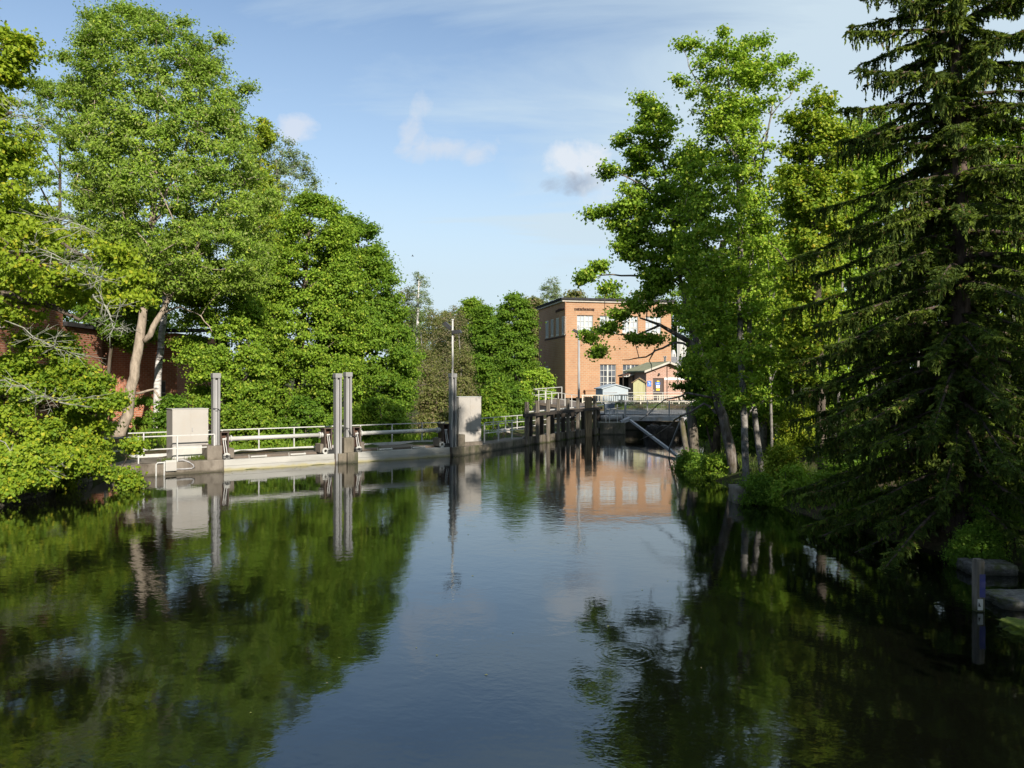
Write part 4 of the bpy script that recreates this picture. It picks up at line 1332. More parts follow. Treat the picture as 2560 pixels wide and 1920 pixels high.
# cream fence along the yard
fe = thing('picket_fence', 'cream painted picket fence along the yard behind the footbridge', 'fence', (6.0, 68.0, 1.45))
FW = 9.9
MB().bar((-0.1, 0, 1.22), (FW, 0, 1.22), 0.11, 0.09).build('top_rail', M['cream'], fe)
MB().bar((0, 0, 0.68), (FW, 0, 0.68), 0.07).build('mid_rail', M['cream'], fe)
MB().bar((0, 0, 0.06), (FW, 0, 0.06), 0.06).build('bottom_rail', M['cream'], fe)
for k in range(7):
    MB().box(k * 1.64 - 0.055, k * 1.64 + 0.055, -0.06, 0.05, -0.15, 1.175).build('post', M['cream'], fe)
pk = 0
for k in range(52):
    if k % 8 == 0 and k:
        continue
    x = 0.2 + k * 0.187
    if x < FW:
        MB().bar((x, 0, 0.70), (x, 0, 1.18), 0.06).build('picket', M['cream'], fe)
lt = MB()
for k in range(6):
    x = k * 1.64
    lt.bar((x + 0.1, 0, 0.12), (x + 0.82, 0, 0.62), 0.035).bar((x + 0.82, 0.02, 0.62), (x + 1.54, 0.02, 0.12), 0.035)
    lt.bar((x + 0.55, 0.03, 0.1), (x + 0.55, 0.03, 0.65), 0.04).bar((x + 1.1, 0.03, 0.1), (x + 1.1, 0.03, 0.65), 0.04)
lt.build('lattice', M['cream'], fe)
fe2 = railing('terrace_railing', 'thin white terrace railing just behind the cream picket fence', ((9.9, 70.0, 2.0), 0, 0), (0, 6.5, 0), [0.2, 1.75, 3.3, 4.9, 6.4], (0.88, 0.45), M['white'])
tag(MB().box(3.5, 17.0, 68.5, 68.8, 0.5, 1.75).build('retaining_wall', M['brick_house']), 'low pinkish masonry wall behind the cream picket fence', 'wall')
# ramp with white railing left of the power house
ra = thing('ramp_platform', 'raised concrete ramp with grey beams left of the lamp post', 'ramp', (1.6, 64.0, 0))
MB().hexa([(0.0, 0, 2.05), (3.6, -2.2, 1.55), (5.4, 0.5, 1.6), (2.6, 3.5, 2.2), (0.0, 0, 2.27), (3.6, -2.2, 1.78), (5.4, 0.5, 1.82), (2.6, 3.5, 2.42)]).build('slab', M['deck'], ra)
for x, y in ((0.4, 0.2), (1.8, -0.6), (3.2, -1.6), (4.6, 0.3)):
    MB().box(x - 0.15, x + 0.15, y - 0.1, y + 0.2, -0.6, 1.75).build('support', M['concrete_dark'], ra)
MB().hexa([(0.05, 0.02, 1.6), (3.55, -2.1, 1.2), (3.6, -1.9, 1.2), (0.1, 0.25, 1.6), (0.05, 0.02, 2.04), (3.55, -2.1, 1.54), (3.6, -1.9, 1.54), (0.1, 0.25, 2.04)]).build('beam', M['roof_dark'], ra)
rl = thing('ramp_railing', 'bright white railing round the raised ramp left of the lamp post', 'railing', (1.6, 64.0, 2.25))
A = [np.array([0.03, 0.03, 0.0]), np.array([3.55, -2.1, -0.48])]
for f in np.linspace(0, 1, 8):
    p = A[0] * (1 - f) + A[1] * f
    MB().bar(p, p + np.array([0, 0, 0.98]), 0.06).build('post', M['white'], rl)
for h in (0.98, 0.5):
    MB().bar(A[0] + [0, 0, h], A[1] + [0, 0, h], 0.05).build('rail', M['white'], rl)
B = [np.array([0.03, 0.03, 0.0]), np.array([2.6, 3.4, 0.15])]
for f in (0.45, 1.0):
    p = B[0] * (1 - f) + B[1] * f
    MB().bar(p, p + np.array([0, 0, 0.98]), 0.06).build('post', M['white'], rl)
for h in (0.98, 0.5):
    MB().bar(B[0] + [0, 0, h], B[1] + [0, 0, h], 0.05).build('rail', M['white'], rl)
# flower pot at the end of the bridge
fp = thing('flower_tub', 'green tub of orange and yellow flowers at the right end of the bridge', 'flower tub', (14.4, 61.0, 1.55))
MB().tube([(0, 0, 0), (0, 0, 0.45)], [0.24, 0.32], 12).build('tub', M['green_pl'], fp)
c = rng.normal(size=(160, 3)) * np.array([0.22, 0.2, 0.2]) + np.array([0, 0, 0.75])
leaf_mesh('flowers', [(c, rng.normal(size=(160, 3)), 0.13, 0.11, None, M['flower'])], fp)
c = rng.normal(size=(120, 3)) * np.array([0.2, 0.2, 0.15]) + np.array([0, 0, 0.55])
leaf_mesh('leaves', [(c, rng.normal(size=(120, 3)), 0.14, 0.09, None, M['leaf_maple'])], fp)

# ---------------------------------------------------------------- old brick mill behind the left maple
ml = thing('brick_mill', 'old red brick mill with dark roof behind the trees on the left bank', 'building', (-25.6, 50.0, 0.3))


def mill_side(y0):
    return lambda a, z, dd: (-dd, a + y0, z)


wh = [(3.0, 4.4, 2.2, 4.6), (7.0, 8.4, 2.2, 4.6), (11.5, 12.9, 2.2, 4.6), (3.0, 4.4, 6.3, 8.2), (7.0, 8.4, 6.3, 8.2), (11.5, 12.9, 6.3, 8.2)]
wall_with_holes('tall_wall', M['brick_old'], ml, 18.0, 10.2, wh, mill_side(-22.4))
for q in wh:
    window(ml, *q, mill_side(-22.4), 2, 3, depth=0.15)
MB().box(-14, -0.05, -22.4, -4.45, 10.0, 10.3).build('tall_roof', M['roof_dark'], ml)
wall_with_holes('end_wall', M['brick_old'], ml, 14.0, 10.2, [], lambda a, z, dd: (-a, -4.4 - dd, z))
wall_with_holes('low_wall', M['brick_old'], ml, 4.4, 6.7, [(1.1, 1.9, 4.9, 5.5)], mill_side(-4.4))
MB().box(-0.4, -0.3, -3.4, -2.4, 4.8, 5.6).build('dark_opening', M['black'], ml)
MB().hexa([(0.25, -4.38, 6.7), (0.25, 0.25, 6.7), (-6, 0.25, 7.1), (-6, -4.38, 7.1), (0.25, -4.38, 6.95), (0.25, 0.25, 6.95), (-6, 0.25, 7.35), (-6, -4.38, 7.35)]).build('low_roof', M['roof_dark'], ml)
wall_with_holes('wing_front', M['brick_old'], ml, 7.0, 6.6, [(5.6, 6.3, 1.2, 3.6)], lambda a, z, dd: (a - 2.6, 0.6 + dd, z))
for q in ((5.6, 6.3, 1.2, 3.6),):
    window(ml, *q, lambda a, z, dd: (a - 2.6, 0.6 + dd, z), 2, 3, depth=0.12)
wall_with_holes('wing_side', M['brick_old'], ml, 9.0, 6.6, [], lambda a, z, dd: (4.4 - dd, a + 0.6, z))
MB().hexa([(-3, 0.3, 6.6), (4.8, 0.3, 6.6), (4.8, 6, 7.0), (-3, 6, 7.0), (-3, 0.3, 6.85), (4.8, 0.3, 6.85), (4.8, 6, 7.25), (-3, 6, 7.25)]).build('wing_roof', M['roof_dark'], ml)
# bird
bd = MB()
bp_ = P(1032, 640, 60)
bd.tube([bp_ + [-0.10, 0, 0.0], bp_ + [-0.05, 0, 0.0], bp_ + [0.04, 0, -0.01], bp_ + [0.10, 0, -0.03]], [0.008, 0.028, 0.022, 0.004], 8)
for sgn, q in ((1, 0.05), (-1, 0.07)):
    bd.hexa([bp_ + [-0.04, 0, 0.0], bp_ + [0.03, 0, 0.0], bp_ + [0.0, sgn * 0.15, q], bp_ + [-0.03, sgn * 0.15, q], bp_ + [-0.04, 0, 0.012], bp_ + [0.03, 0, 0.012], bp_ + [0.0, sgn * 0.15, q + 0.006], bp_ + [-0.03, sgn * 0.15, q + 0.006]])
tag(bd.build('bird', M['bird']), 'tiny dark bird flying in the open sky left of centre', 'bird')
# ---------------------------------------------------------------- left bank trees
# overhanging maple in the left foreground: trunk stands just outside the frame
MAPLE = tree('maple_tree', 'lime green maple overhanging the water at the left edge of the pond', 'tree', 27.0, -260,
     [(-260, 1060, 0.34), (-240, 900, 0.30), (-200, 700, 0.26), (-190, 450, 0.20), (-170, 150, 0.12), (-160, -60, 0.05)],
     [(-150, -230, -120), (-60, -330, -30), (40, -420, 20), (130, -480, 20), (180, -520, 10), (250, -600, 90), (330, -640, 130), (420, -660, 160), (520, -680, 190), (600, -680, 270), (680, -680, 330), (730, -680, 330), (770, -600, 190), (830, -500, 130)],
     M['bark_maple'], M['leaf_lime'], n=480, rc=0.60, m=150, size=0.165, aspect=0.95, kd=0.75, inner=0.45, lob=0.22,
     extra=[(20, 130, 40, 6), (55, 112, 14, 3), (60, 140, 14, 3), (20, 165, 22, 4), (330, 700, 35, 9), (345, 750, 24, 7), (280, 760, 40, 6),
            (300, 650, 40, 8), (15, 195, 40, 8), (-25, 250, 50, 8), (10, 90, 30, 5)],
     limbs=[[(-225, 830, 0.18), (-120, 740, 0.15), (20, 735, 0.12), (140, 770, 0.09), (200, 800, 0.05)],
            [(-200, 720, 0.18), (-60, 690, 0.13), (60, 700, 0.09), (170, 720, 0.06)],
            [(-210, 650, 0.16), (-60, 540, 0.12), (80, 560, 0.08), (230, 650, 0.05)],
            [(-190, 420, 0.14), (-80, 330, 0.09), (30, 280, 0.05)]], nlimb=22, group=None)
# its low boughs that sweep down to the water belong to a second stem
tree('maple_tree', 'low bright green maple boughs drooping to the water over the left quay wall', 'tree', 28.5, -60,
     [(-60, 1130, 0.20), (-40, 1080, 0.17), (0, 1000, 0.14), (40, 930, 0.08)],
     [(830, 60, 180), (880, 0, 215), (930, -60, 250), (980, -100, 285), (1030, -120, 312), (1080, -130, 326), (1130, -130, 330), (1170, -100, 325), (1200, 0, 310)],
     M['bark_maple'], M['leaf_lime'], bough=0.3, n=240, rc=0.46, m=150, size=0.15, aspect=0.95, kd=0.55, inner=0.3, lob=0.2,
     extra=[(315, 1190, 26, 8), (335, 1215, 18, 6), (325, 1235, 12, 3), (150, 1210, 30, 6), (60, 1200, 30, 5), (140, 890, 40, 8), (90, 860, 50, 8), (335, 1120, 20, 6), (220, 1160, 40, 8), (240, 965, 36, 8), (285, 1005, 30, 8), (200, 930, 40, 7), (100, 1195, 40, 12, -2.6), (30, 1205, 45, 12, -3.6), (185, 1180, 36, 9, -1.0), (60, 1150, 50, 12, -3.2), (-10, 1230, 30, 8, -4.2), (130, 1150, 40, 10, -2)],
     limbs=[[(-20, 1030, 0.14), (60, 1020, 0.10), (160, 1010, 0.07), (240, 1040, 0.04)],
            [(-30, 1080, 0.12), (80, 1090, 0.08), (200, 1110, 0.05), (300, 1180, 0.03)]], nlimb=16, leaf2=M['leaf_maple'], frac2=0.35)
# lichen covered dead boughs of the first maple
def dead_bough(px, py, w_, h_, k, frm, d0=25.4):
    m = MB()
    o = np.array(MAPLE.location)
    a = P(frm[0], frm[1], d0 + 0.8) - o
    c0 = P(px, py, d0) - o
    core = [a * (1 - f) + c0 * f + np.array([0, 0, 0.25 * math.sin(3.1 * f)]) + rng.normal(size=3) * 0.05 for f in np.linspace(0, 1, 6)]
    end = c0 + np.array([w_ / F * d0 * 0.9, rng.normal() * 0.3, -h_ / F * d0 * 0.5])
    core += [c0 * 0.5 + end * 0.5 + rng.normal(size=3) * 0.06, end]
    m.tube(core, list(np.linspace(0.028, 0.008, 8)), 5)
    for j in range(k):
        i = rng.integers(3, 8)
        q = core[i] + rng.normal(size=3) * 0.02
        L = np.array([rng.normal() * w_, 0, rng.normal() * h_]) / F * d0 * 0.75 + np.array([0, rng.normal() * 0.25, 0])
        mid_ = q + L * 0.5 + rng.normal(size=3) * 0.06
        m.tube([q, mid_, q + L], [0.010, 0.008, 0.003], 4)
        for _ in range(2):
            e = mid_ + L * 0.3 + rng.normal(size=3) * 0.12
            m.tube([mid_, (mid_ + e) / 2 + rng.normal(size=3) * 0.02, e], [0.007, 0.006, 0.003], 4)
    m.build('dead_branch', M['lichen'], MAPLE, smooth=True)


for q in ((180, 560, 60, 36, 26, (20, 600)), (130, 640, 50, 36, 24, (-10, 650)), (215, 690, 60, 24, 26, (60, 640)), (60, 290, 50, 40, 16, (-60, 350)),
          (290, 820, 40, 24, 22, (225, 740)), (270, 790, 26, 40, 14, (230, 745)), (110, 860, 60, 36, 24, (-20, 800)), (90, 990, 70, 26, 24, (-30, 960)), (50, 1160, 70, 30, 18, (-60, 1080))):
    dead_bough(*q)

tree('ash_tree', 'tall pale trunked ash leaning over the left white cabinet', 'tree', 42.0, 296,
     [(296, 1092, 0.30), (318, 1035, 0.275), (336, 940, 0.25), (350, 850, 0.24), (358, 780, 0.20), (368, 690, 0.17), (380, 560, 0.14), (390, 420, 0.11), (395, 250, 0.07), (390, 100, 0.03)],
     [(12, 300, 335), (40, 250, 400), (70, 215, 440), (110, 190, 530), (160, 168, 570), (220, 160, 595), (300, 152, 640), (380, 150, 665), (460, 160, 690), (540, 180, 700), (610, 230, 700), (680, 300, 690), (740, 360, 640)],
     M['bark_ash'], M['leaf_ash'], n=860, rc=0.72, m=125, size=0.20, aspect=0.5, kd=0.8, inner=0.5, lob=0.14, bough=0.1, leaf2=M['leaf_light'], frac2=0.25,
     extra=[(305, 25, 14, 4), (340, 45, 16, 4), (225, 45, 14, 3), (460, 60, 14, 4), (370, 40, 14, 4), (165, 150, 20, 4), (545, 100, 16, 4), (620, 230, 18, 5), (130, 235, 30, 5), (100, 215, 20, 3)],
     limbs=[[(362, 855, 0.17), (395, 800, 0.15), (425, 740, 0.13), (470, 660, 0.11), (520, 560, 0.08), (560, 430, 0.05), (590, 330, 0.03)],
            [(358, 780, 0.12), (330, 650, 0.10), (290, 480, 0.08), (240, 300, 0.05), (215, 170, 0.02)],
            [(380, 560, 0.09), (440, 430, 0.07), (490, 300, 0.05), (520, 180, 0.02)],
            [(340, 985, 0.07), (385, 975, 0.06), (405, 1005, 0.05), (418, 1050, 0.03)],
            [(410, 780, 0.06), (450, 765, 0.05), (500, 790, 0.03), (530, 830, 0.02)],
            [(372, 640, 0.08), (310, 560, 0.06), (240, 520, 0.04), (190, 470, 0.02)]], nlimb=34, twig=0.022, flat=0.7)
tree('birch_tree', 'white barked birch stem between the ash trunk and the left cabinet', 'tree', 46.5, 392,
     [(392, 1075, 0.22), (394, 940, 0.20), (406, 840, 0.18), (412, 740, 0.15), (430, 560, 0.08)],
     [(560, 380, 470), (640, 370, 500), (720, 390, 480)], M['bark_birch'], M['leaf_ash'], n=40, rc=0.6, m=70, size=0.18, nlimb=6)
tree('maple_tree', 'dense young maple behind the left cabinet and first gate', 'tree', 45.0, 560,
     [(560, 1105, 0.16), (555, 1000, 0.14), (545, 880, 0.10), (540, 760, 0.05)],
     [(650, 500, 590), (700, 450, 640), (760, 420, 690), (830, 410, 700), (900, 420, 705), (960, 440, 700), (1020, 470, 690), (1065, 480, 680)],
     M['bark_maple'], M['leaf_maple'], n=300, rc=0.62, m=130, size=0.175, aspect=0.9, kd=0.7, inner=0.4, nlimb=16, bough=0.24, leaf2=M['leaf_light'], frac2=0.4)
tree('maple_tree', 'dense maple behind the twin pillars, left of the two big round crowns', 'tree', 50.0, 740,
     [(740, 1080, 0.28), (745, 950, 0.24), (760, 780, 0.18), (770, 620, 0.10), (775, 530, 0.04)],
     [(470, 755, 800), (500, 725, 850), (540, 700, 875), (600, 680, 900), (680, 650, 920), (760, 630, 930), (840, 620, 930), (920, 625, 930), (990, 640, 920), (1060, 660, 900)],
     M['bark_maple'], M['leaf_maple'], leaf2=M['leaf_light'], frac2=0.3, n=520, rc=0.78, m=150, size=0.19, aspect=0.85, kd=0.8, inner=0.55, lob=0.2, bough=0.16, nlimb=24)
tree('maple_tree', 'large round maple at the right end of the left bank trees', 'tree', 53.0, 900,
     [(900, 1075, 0.30), (900, 950, 0.26), (905, 800, 0.20), (900, 650, 0.10), (890, 560, 0.04)],
     [(545, 850, 900), (575, 810, 950), (620, 790, 970), (690, 770, 990), (760, 760, 1005), (830, 770, 1040), (880, 780, 1064), (930, 790, 1052), (990, 800, 1045), (1040, 820, 1030), (1075, 850, 1000)],
     M['bark_maple'], M['leaf_deep'], n=580, rc=0.8, m=150, size=0.195, aspect=0.85, kd=0.85, inner=0.55, lob=0.14, bough=0.16,
     limbs=[[(980, 960, 0.08), (1020, 975, 0.06), (1050, 965, 0.04), (1068, 960, 0.02)]], nlimb=26, leaf2=M['leaf_maple'], frac2=0.4)
tree('ash_tree', 'thin bluish ash crown rising behind the maple, above its left shoulder', 'tree', 60.0, 700,
     [(700, 1060, 0.26), (705, 800, 0.2), (700, 550, 0.12), (690, 400, 0.05)],
     [(335, 640, 720), (370, 620, 760), (420, 610, 790), (470, 620, 830), (540, 620, 850), (620, 640, 840)],
     M['bark_grey'], M['leaf_birch'], n=170, rc=0.7, m=60, size=0.22, aspect=0.5, nlimb=20, lob=0.25)
tree('maple_tree', 'yellowish maple crown showing between the ash and the maple', 'tree', 56.0, 640,
     [(640, 1060, 0.25), (640, 700, 0.16), (650, 400, 0.06)],
     [(300, 640, 680), (350, 600, 700), (420, 580, 700), (560, 580, 720), (700, 590, 720), (850, 600, 730)],
     M['bark_maple'], M['leaf_yellow'], n=190, rc=0.75, m=85, size=0.24, nlimb=12)
tree('tree', 'green tree behind the ash with its tip above the left maple', 'tree', 67.0, 150,
     [(150, 1060, 0.25), (150, 700, 0.18), (150, 300, 0.06)],
     [(200, 90, 190), (250, 40, 260), (330, 0, 300), (450, -40, 330), (600, -60, 340), (760, -40, 320)],
     M['bark_maple'], M['leaf_ash'], n=260, rc=0.85, m=85, size=0.27, aspect=0.6, nlimb=14, lob=0.2)
tree('maple_tree', 'shady maple standing against the wing of the old brick mill beside the ash trunk', 'tree', 47.5, 262,
     [(262, 1075, 0.14), (266, 980, 0.12), (280, 860, 0.09), (300, 760, 0.05)],
     [(690, 260, 380), (720, 230, 420), (760, 215, 425), (810, 225, 415), (850, 260, 400), (890, 280, 330)],
     M['bark_maple'], M['leaf_deep'], n=130, rc=0.6, m=90, size=0.19, aspect=0.85, kd=0.9, inner=0.25, nlimb=12, limb_r=0.04, bough=0.2,
     extra=[(345, 1010, 30, 8), (365, 1050, 30, 8), (245, 1020, 30, 8), (215, 780, 30, 6)])
tree('tree', 'dark leafy tree behind the roof of the old brick mill', 'tree', 64.0, 330,
     [(330, 1040, 0.25), (330, 800, 0.18), (330, 640, 0.06)],
     [(560, 250, 400), (640, 200, 450), (720, 180, 470), (800, 190, 470), (880, 220, 460)],
     M['bark_maple'], M['leaf_deep'], n=200, rc=0.9, m=80, size=0.28, aspect=0.8, nlimb=12)
tree('tree', 'dark leafy tree behind the taller end of the old brick mill', 'tree', 66.0, 20,
     [(20, 1040, 0.25), (20, 800, 0.18), (20, 600, 0.06)],
     [(520, -60, 120), (600, -120, 180), (700, -140, 220), (800, -140, 230), (880, -100, 230)],
     M['bark_maple'], M['leaf_deep'], n=200, rc=0.9, m=80, size=0.28, aspect=0.8, nlimb=12)
# understorey behind the dam railing
for k, (px, dd_, y0, y1, w, lf, lb) in enumerate(((430, 41.0, 1000, 1120, 60, 'leaf_deep', 'low maple shoots behind the railing left of the left cabinet'),
                                               (620, 42.5, 1010, 1135, 95, 'leaf_maple', 'bushy green shrub behind the first lifting pipe'),
                                               (760, 44.0, 1000, 1130, 90, 'leaf_deep', 'bushy shrub behind the walkway left of the twin pillars'),
                                               (950, 46.0, 1000, 1110, 95, 'leaf_maple', 'bushy green shrub behind the second lifting pipe'),
                                               (1090, 50.0, 975, 1085, 60, 'leaf_olive', 'olive scrub behind the floodlight pillar'))):
    tree('shrub', lb, 'shrub', dd_, px, [(px, y1, 0.06), (px + 5, (y0 + y1) / 2, 0.04), (px, y0 + 20, 0.02)],
         [(y0, px - w * 0.4, px + w * 0.4), (y0 + 30, px - w * 0.8, px + w * 0.8), ((y0 + y1) / 2, px - w, px + w), (y1 + 15, px - w * 0.9, px + w * 0.9)],
         M['bark_maple'], M[lf], n=80, rc=0.5, m=80, size=0.19, aspect=0.85, kd=0.5, inner=0.2, nlimb=8, limb_r=0.03, group='shrubs behind the dam')

# ---------------------------------------------------------------- wood in the middle distance
tree('birch_tree', 'slender white stemmed birch rising above the olive scrub', 'tree', 134.0, 1045,
     [(1045, 1040, 0.34), (1042, 880, 0.30), (1045, 780, 0.22), (1048, 690, 0.08)],
     [(678, 1035, 1055), (700, 1030, 1072), (740, 1022, 1085), (790, 1025, 1088), (850, 1020, 1090)],
     M['bark_birch'], M['leaf_birch'], n=110, rc=1.0, m=32, size=0.34, aspect=0.5, nlimb=24, limb_r=0.05, lob=0.2, twig=0.02)
oli = [(1010, 138, 720, 60, 'leaf_brown', 'bare brownish tree left of the white stemmed birch'), (1085, 132, 775, 60, 'leaf_olive', 'olive tree with thin leaves just right of the birch stem'),
       (1055, 120, 860, 75, 'leaf_olive', 'broad olive scrub tree below the birch'), (1130, 128, 765, 55, 'leaf_brown', 'brownish thin tree behind the left side of the floodlight pole'),
       (1150, 118, 870, 60, 'leaf_olive', 'olive thin tree behind the right cabinet'), (1195, 170, 750, 50, 'leaf_olive', 'pale olive tree tip left of the dark maples')]
for (px, dd_, y0, w, lf, lb) in oli:
    tree('scrub_tree', lb, 'tree', dd_, px, [(px, 1050, 0.13), (px + 3, 930, 0.11), (px - 3, 830, 0.07), (px, y0 + 30, 0.03)],
         [(y0, px - w * 0.25, px + w * 0.25), (y0 + 40, px - w * 0.7, px + w * 0.7), (y0 + 110, px - w, px + w), (1000, px - w, px + w), (1050, px - w * 0.8, px + w * 0.8)],
         M['bark_grey'], M[lf], n=190, rc=0.0106 * dd_, m=48, size=0.003 * dd_, aspect=0.45, kd=0.7, inner=0.2, nlimb=40, limb_r=0.07, twig=0.034, flat=0.9, group='thin leaved trees behind the dam')
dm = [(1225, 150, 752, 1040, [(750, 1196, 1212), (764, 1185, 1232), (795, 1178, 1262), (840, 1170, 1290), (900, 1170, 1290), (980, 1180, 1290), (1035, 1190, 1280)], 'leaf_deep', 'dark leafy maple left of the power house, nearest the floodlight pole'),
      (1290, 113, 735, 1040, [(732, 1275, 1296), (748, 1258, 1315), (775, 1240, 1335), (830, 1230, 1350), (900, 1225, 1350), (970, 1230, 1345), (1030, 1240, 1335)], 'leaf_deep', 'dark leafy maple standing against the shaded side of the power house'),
      (1180, 160, 750, 1000, [(748, 1160, 1190), (775, 1145, 1215), (840, 1140, 1225), (950, 1140, 1220)], 'leaf_maple', 'small maple crown peeping over the dark maples on their left'),
      (1340, 165, 745, 1000, [(742, 1325, 1350), (770, 1310, 1372), (830, 1305, 1380), (950, 1310, 1380)], 'leaf_olive', 'olive crowned tree touching the roof corner of the power house')]
for (px, dd_, y0, y1, prof, lf, lb) in dm:
    tree('maple_tree', lb, 'tree', dd_, px, [(px, 1030, 0.25), (px, 900, 0.2), (px, y0 + 60, 0.08)], prof, M['bark_maple'], M[lf], n=300, rc=0.0105 * dd_, m=85, size=0.0033 * dd_, aspect=0.9, kd=0.8, nlimb=14, lob=0.35, bough=0.3)
tree('scrub_tree', 'sparse small leaved tree standing above the roof of the power house', 'tree', 150.0, 1382,
     [(1382, 960, 0.25), (1380, 820, 0.2), (1380, 730, 0.08)], [(695, 1365, 1395), (712, 1350, 1408), (740, 1345, 1415), (780, 1350, 1410)],
     M['bark_grey'], M['leaf_birch'], n=90, rc=0.9, m=30, size=0.32, aspect=0.5, nlimb=20)
far_ = [(1440, 155, 728, 50, 'leaf_olive', 'low olive tree behind the left part of the power house roof'), (1520, 160, 722, 55, 'leaf_maple', 'green tree behind the middle of the power house roof'), (1600, 158, 724, 55, 'leaf_olive', 'olive tree behind the right part of the power house roof'),
        (1690, 160, 715, 60, 'leaf_maple', 'green tree behind the white silos'), (1770, 150, 700, 60, 'leaf_olive', 'olive tree right of the white silos'), (1310, 170, 752, 50, 'leaf_olive', 'far olive tree left of the power house'),
        (1120, 170, 778, 55, 'leaf_olive', 'far olive tree in the gap behind the floodlight pole'), (1215, 175, 765, 55, 'leaf_maple', 'far green tree behind the dark maples'), (1020, 165, 765, 55, 'leaf_maple', 'far green tree behind the white stemmed birch')]
for (px, dd_, y0, w, lf, lb) in far_:
    tree('far_tree', lb, 'tree', dd_, px, [(px, 960, 0.3), (px, y0 + 60, 0.1)],
         [(y0, px - w * 0.3, px + w * 0.3), (y0 + 25, px - w * 0.8, px + w * 0.8), (y0 + 70, px - w, px + w), (950, px - w, px + w)],
         M['bark_maple'], M[lf], n=150, rc=1.6, m=60, size=0.55, aspect=0.8, nlimb=6, group='far trees along the skyline')
tree('shrub', 'bright young maple shrub at the left end of the raised ramp', 'shrub', 62.5, 1318, [(1318, 1040, 0.06), (1316, 980, 0.04), (1318, 960, 0.02)],
     [(930, 1320, 1345), (960, 1300, 1335), (985, 1292, 1330), (1010, 1296, 1332)], M['bark_maple'], M['leaf_light'], n=45, rc=0.45, m=60, size=0.24, nlimb=8, limb_r=0.03)
tree('shrub', 'bright maple shoots in front of the shaded side wall of the power house', 'shrub', 70.0, 1372, [(1372, 1020, 0.07), (1372, 960, 0.04), (1374, 940, 0.02)],
     [(915, 1340, 1352), (935, 1335, 1368), (955, 1345, 1385), (985, 1345, 1385), (1010, 1340, 1380)], M['bark_maple'], M['leaf_light'], n=60, rc=0.5, m=55, size=0.26, nlimb=8, limb_r=0.03)
tree('shrub', 'rounded green bush behind the platform railing right of the cabinet', 'shrub', 56.0, 1235, [(1235, 1085, 0.06), (1236, 1040, 0.04), (1236, 1000, 0.02)],
     [(960, 1228, 1250), (990, 1205, 1265), (1030, 1195, 1268), (1070, 1195, 1265)], M['bark_maple'], M['leaf_maple'], n=90, rc=0.5, m=70, size=0.22, nlimb=8, limb_r=0.03, kd=0.6)
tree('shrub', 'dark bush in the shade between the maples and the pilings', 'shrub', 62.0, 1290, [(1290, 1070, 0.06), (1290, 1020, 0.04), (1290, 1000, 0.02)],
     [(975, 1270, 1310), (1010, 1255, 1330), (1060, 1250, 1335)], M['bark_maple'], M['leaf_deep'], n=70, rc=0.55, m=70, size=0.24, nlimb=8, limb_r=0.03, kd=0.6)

# ---------------------------------------------------------------- right bank trees
tree('maple_tree', 'dark stemmed mossy maple leaning out from the right bank before the power house', 'tree', 31.0, 1838,
     [(1838, 1150, 0.21), (1815, 1070, 0.195), (1795, 1000, 0.185), (1778, 940, 0.17), (1762, 900, 0.16), (1735, 865, 0.13), (1700, 840, 0.10), (1650, 812, 0.06), (1600, 795, 0.03)],
     [(232, 1590, 1620), (265, 1572, 1660), (300, 1565, 1700), (350, 1548, 1730), (410, 1525, 1750), (470, 1505, 1760), (540, 1500, 1780), (600, 1530, 1790), (670, 1560, 1790), (730, 1590, 1790)],
     M['bark_moss'], M['leaf_deep'], n=210, rc=0.48, m=85, size=0.15, aspect=0.9, kd=0.7, inner=0.3, lob=0.3, bough=0.2, leaf2=M['leaf_light'], frac2=0.75,
     extra=[(1530, 430, 30, 8), (1560, 350, 25, 6), (1510, 530, 26, 7), (1480, 540, 16, 3), (1545, 560, 30, 6), (1462, 690, 24, 8), (1500, 670, 22, 6), (1450, 700, 14, 4), (1520, 720, 20, 4),
            (1475, 840, 20, 6), (1490, 880, 22, 6), (1525, 825, 24, 7), (1555, 790, 24, 7), (1600, 770, 34, 9), (1590, 850, 18, 6), (1640, 735, 40, 9), (1680, 780, 34, 6), (1655, 700, 40, 8), (1565, 590, 30, 6), (1630, 850, 18, 4), (1590, 640, 26, 4), (1550, 620, 18, 3)],
     limbs=[[(1778, 940, 0.14), (1745, 860, 0.11), (1712, 760, 0.09), (1690, 640, 0.075), (1680, 500, 0.06), (1650, 380, 0.04), (1610, 290, 0.02)],
            [(1690, 640, 0.06), (1620, 600, 0.045), (1560, 560, 0.03), (1500, 545, 0.015)],
            [(1700, 700, 0.05), (1600, 690, 0.04), (1530, 685, 0.03), (1455, 695, 0.012)],
            [(1684, 540, 0.05), (1620, 470, 0.04), (1540, 430, 0.02)],
            [(1735, 865, 0.05), (1690, 855, 0.045), (1640, 875, 0.035), (1600, 895, 0.025), (1555, 900, 0.012)],
            [(1640, 875, 0.03), (1620, 905, 0.02), (1640, 930, 0.01)],
            [(1650, 812, 0.05), (1590, 840, 0.03), (1520, 830, 0.015)],
            [(1805, 1040, 0.06), (1760, 1010, 0.05), (1700, 1040, 0.04), (1660, 1075, 0.02), (1600, 1100, 0.01)],
            [(1800, 1000, 0.05), (1720, 985, 0.04), (1660, 1000, 0.025), (1600, 1050, 0.01)]], nlimb=20, limb_r=0.05, twig=0.014, flat=0.5)
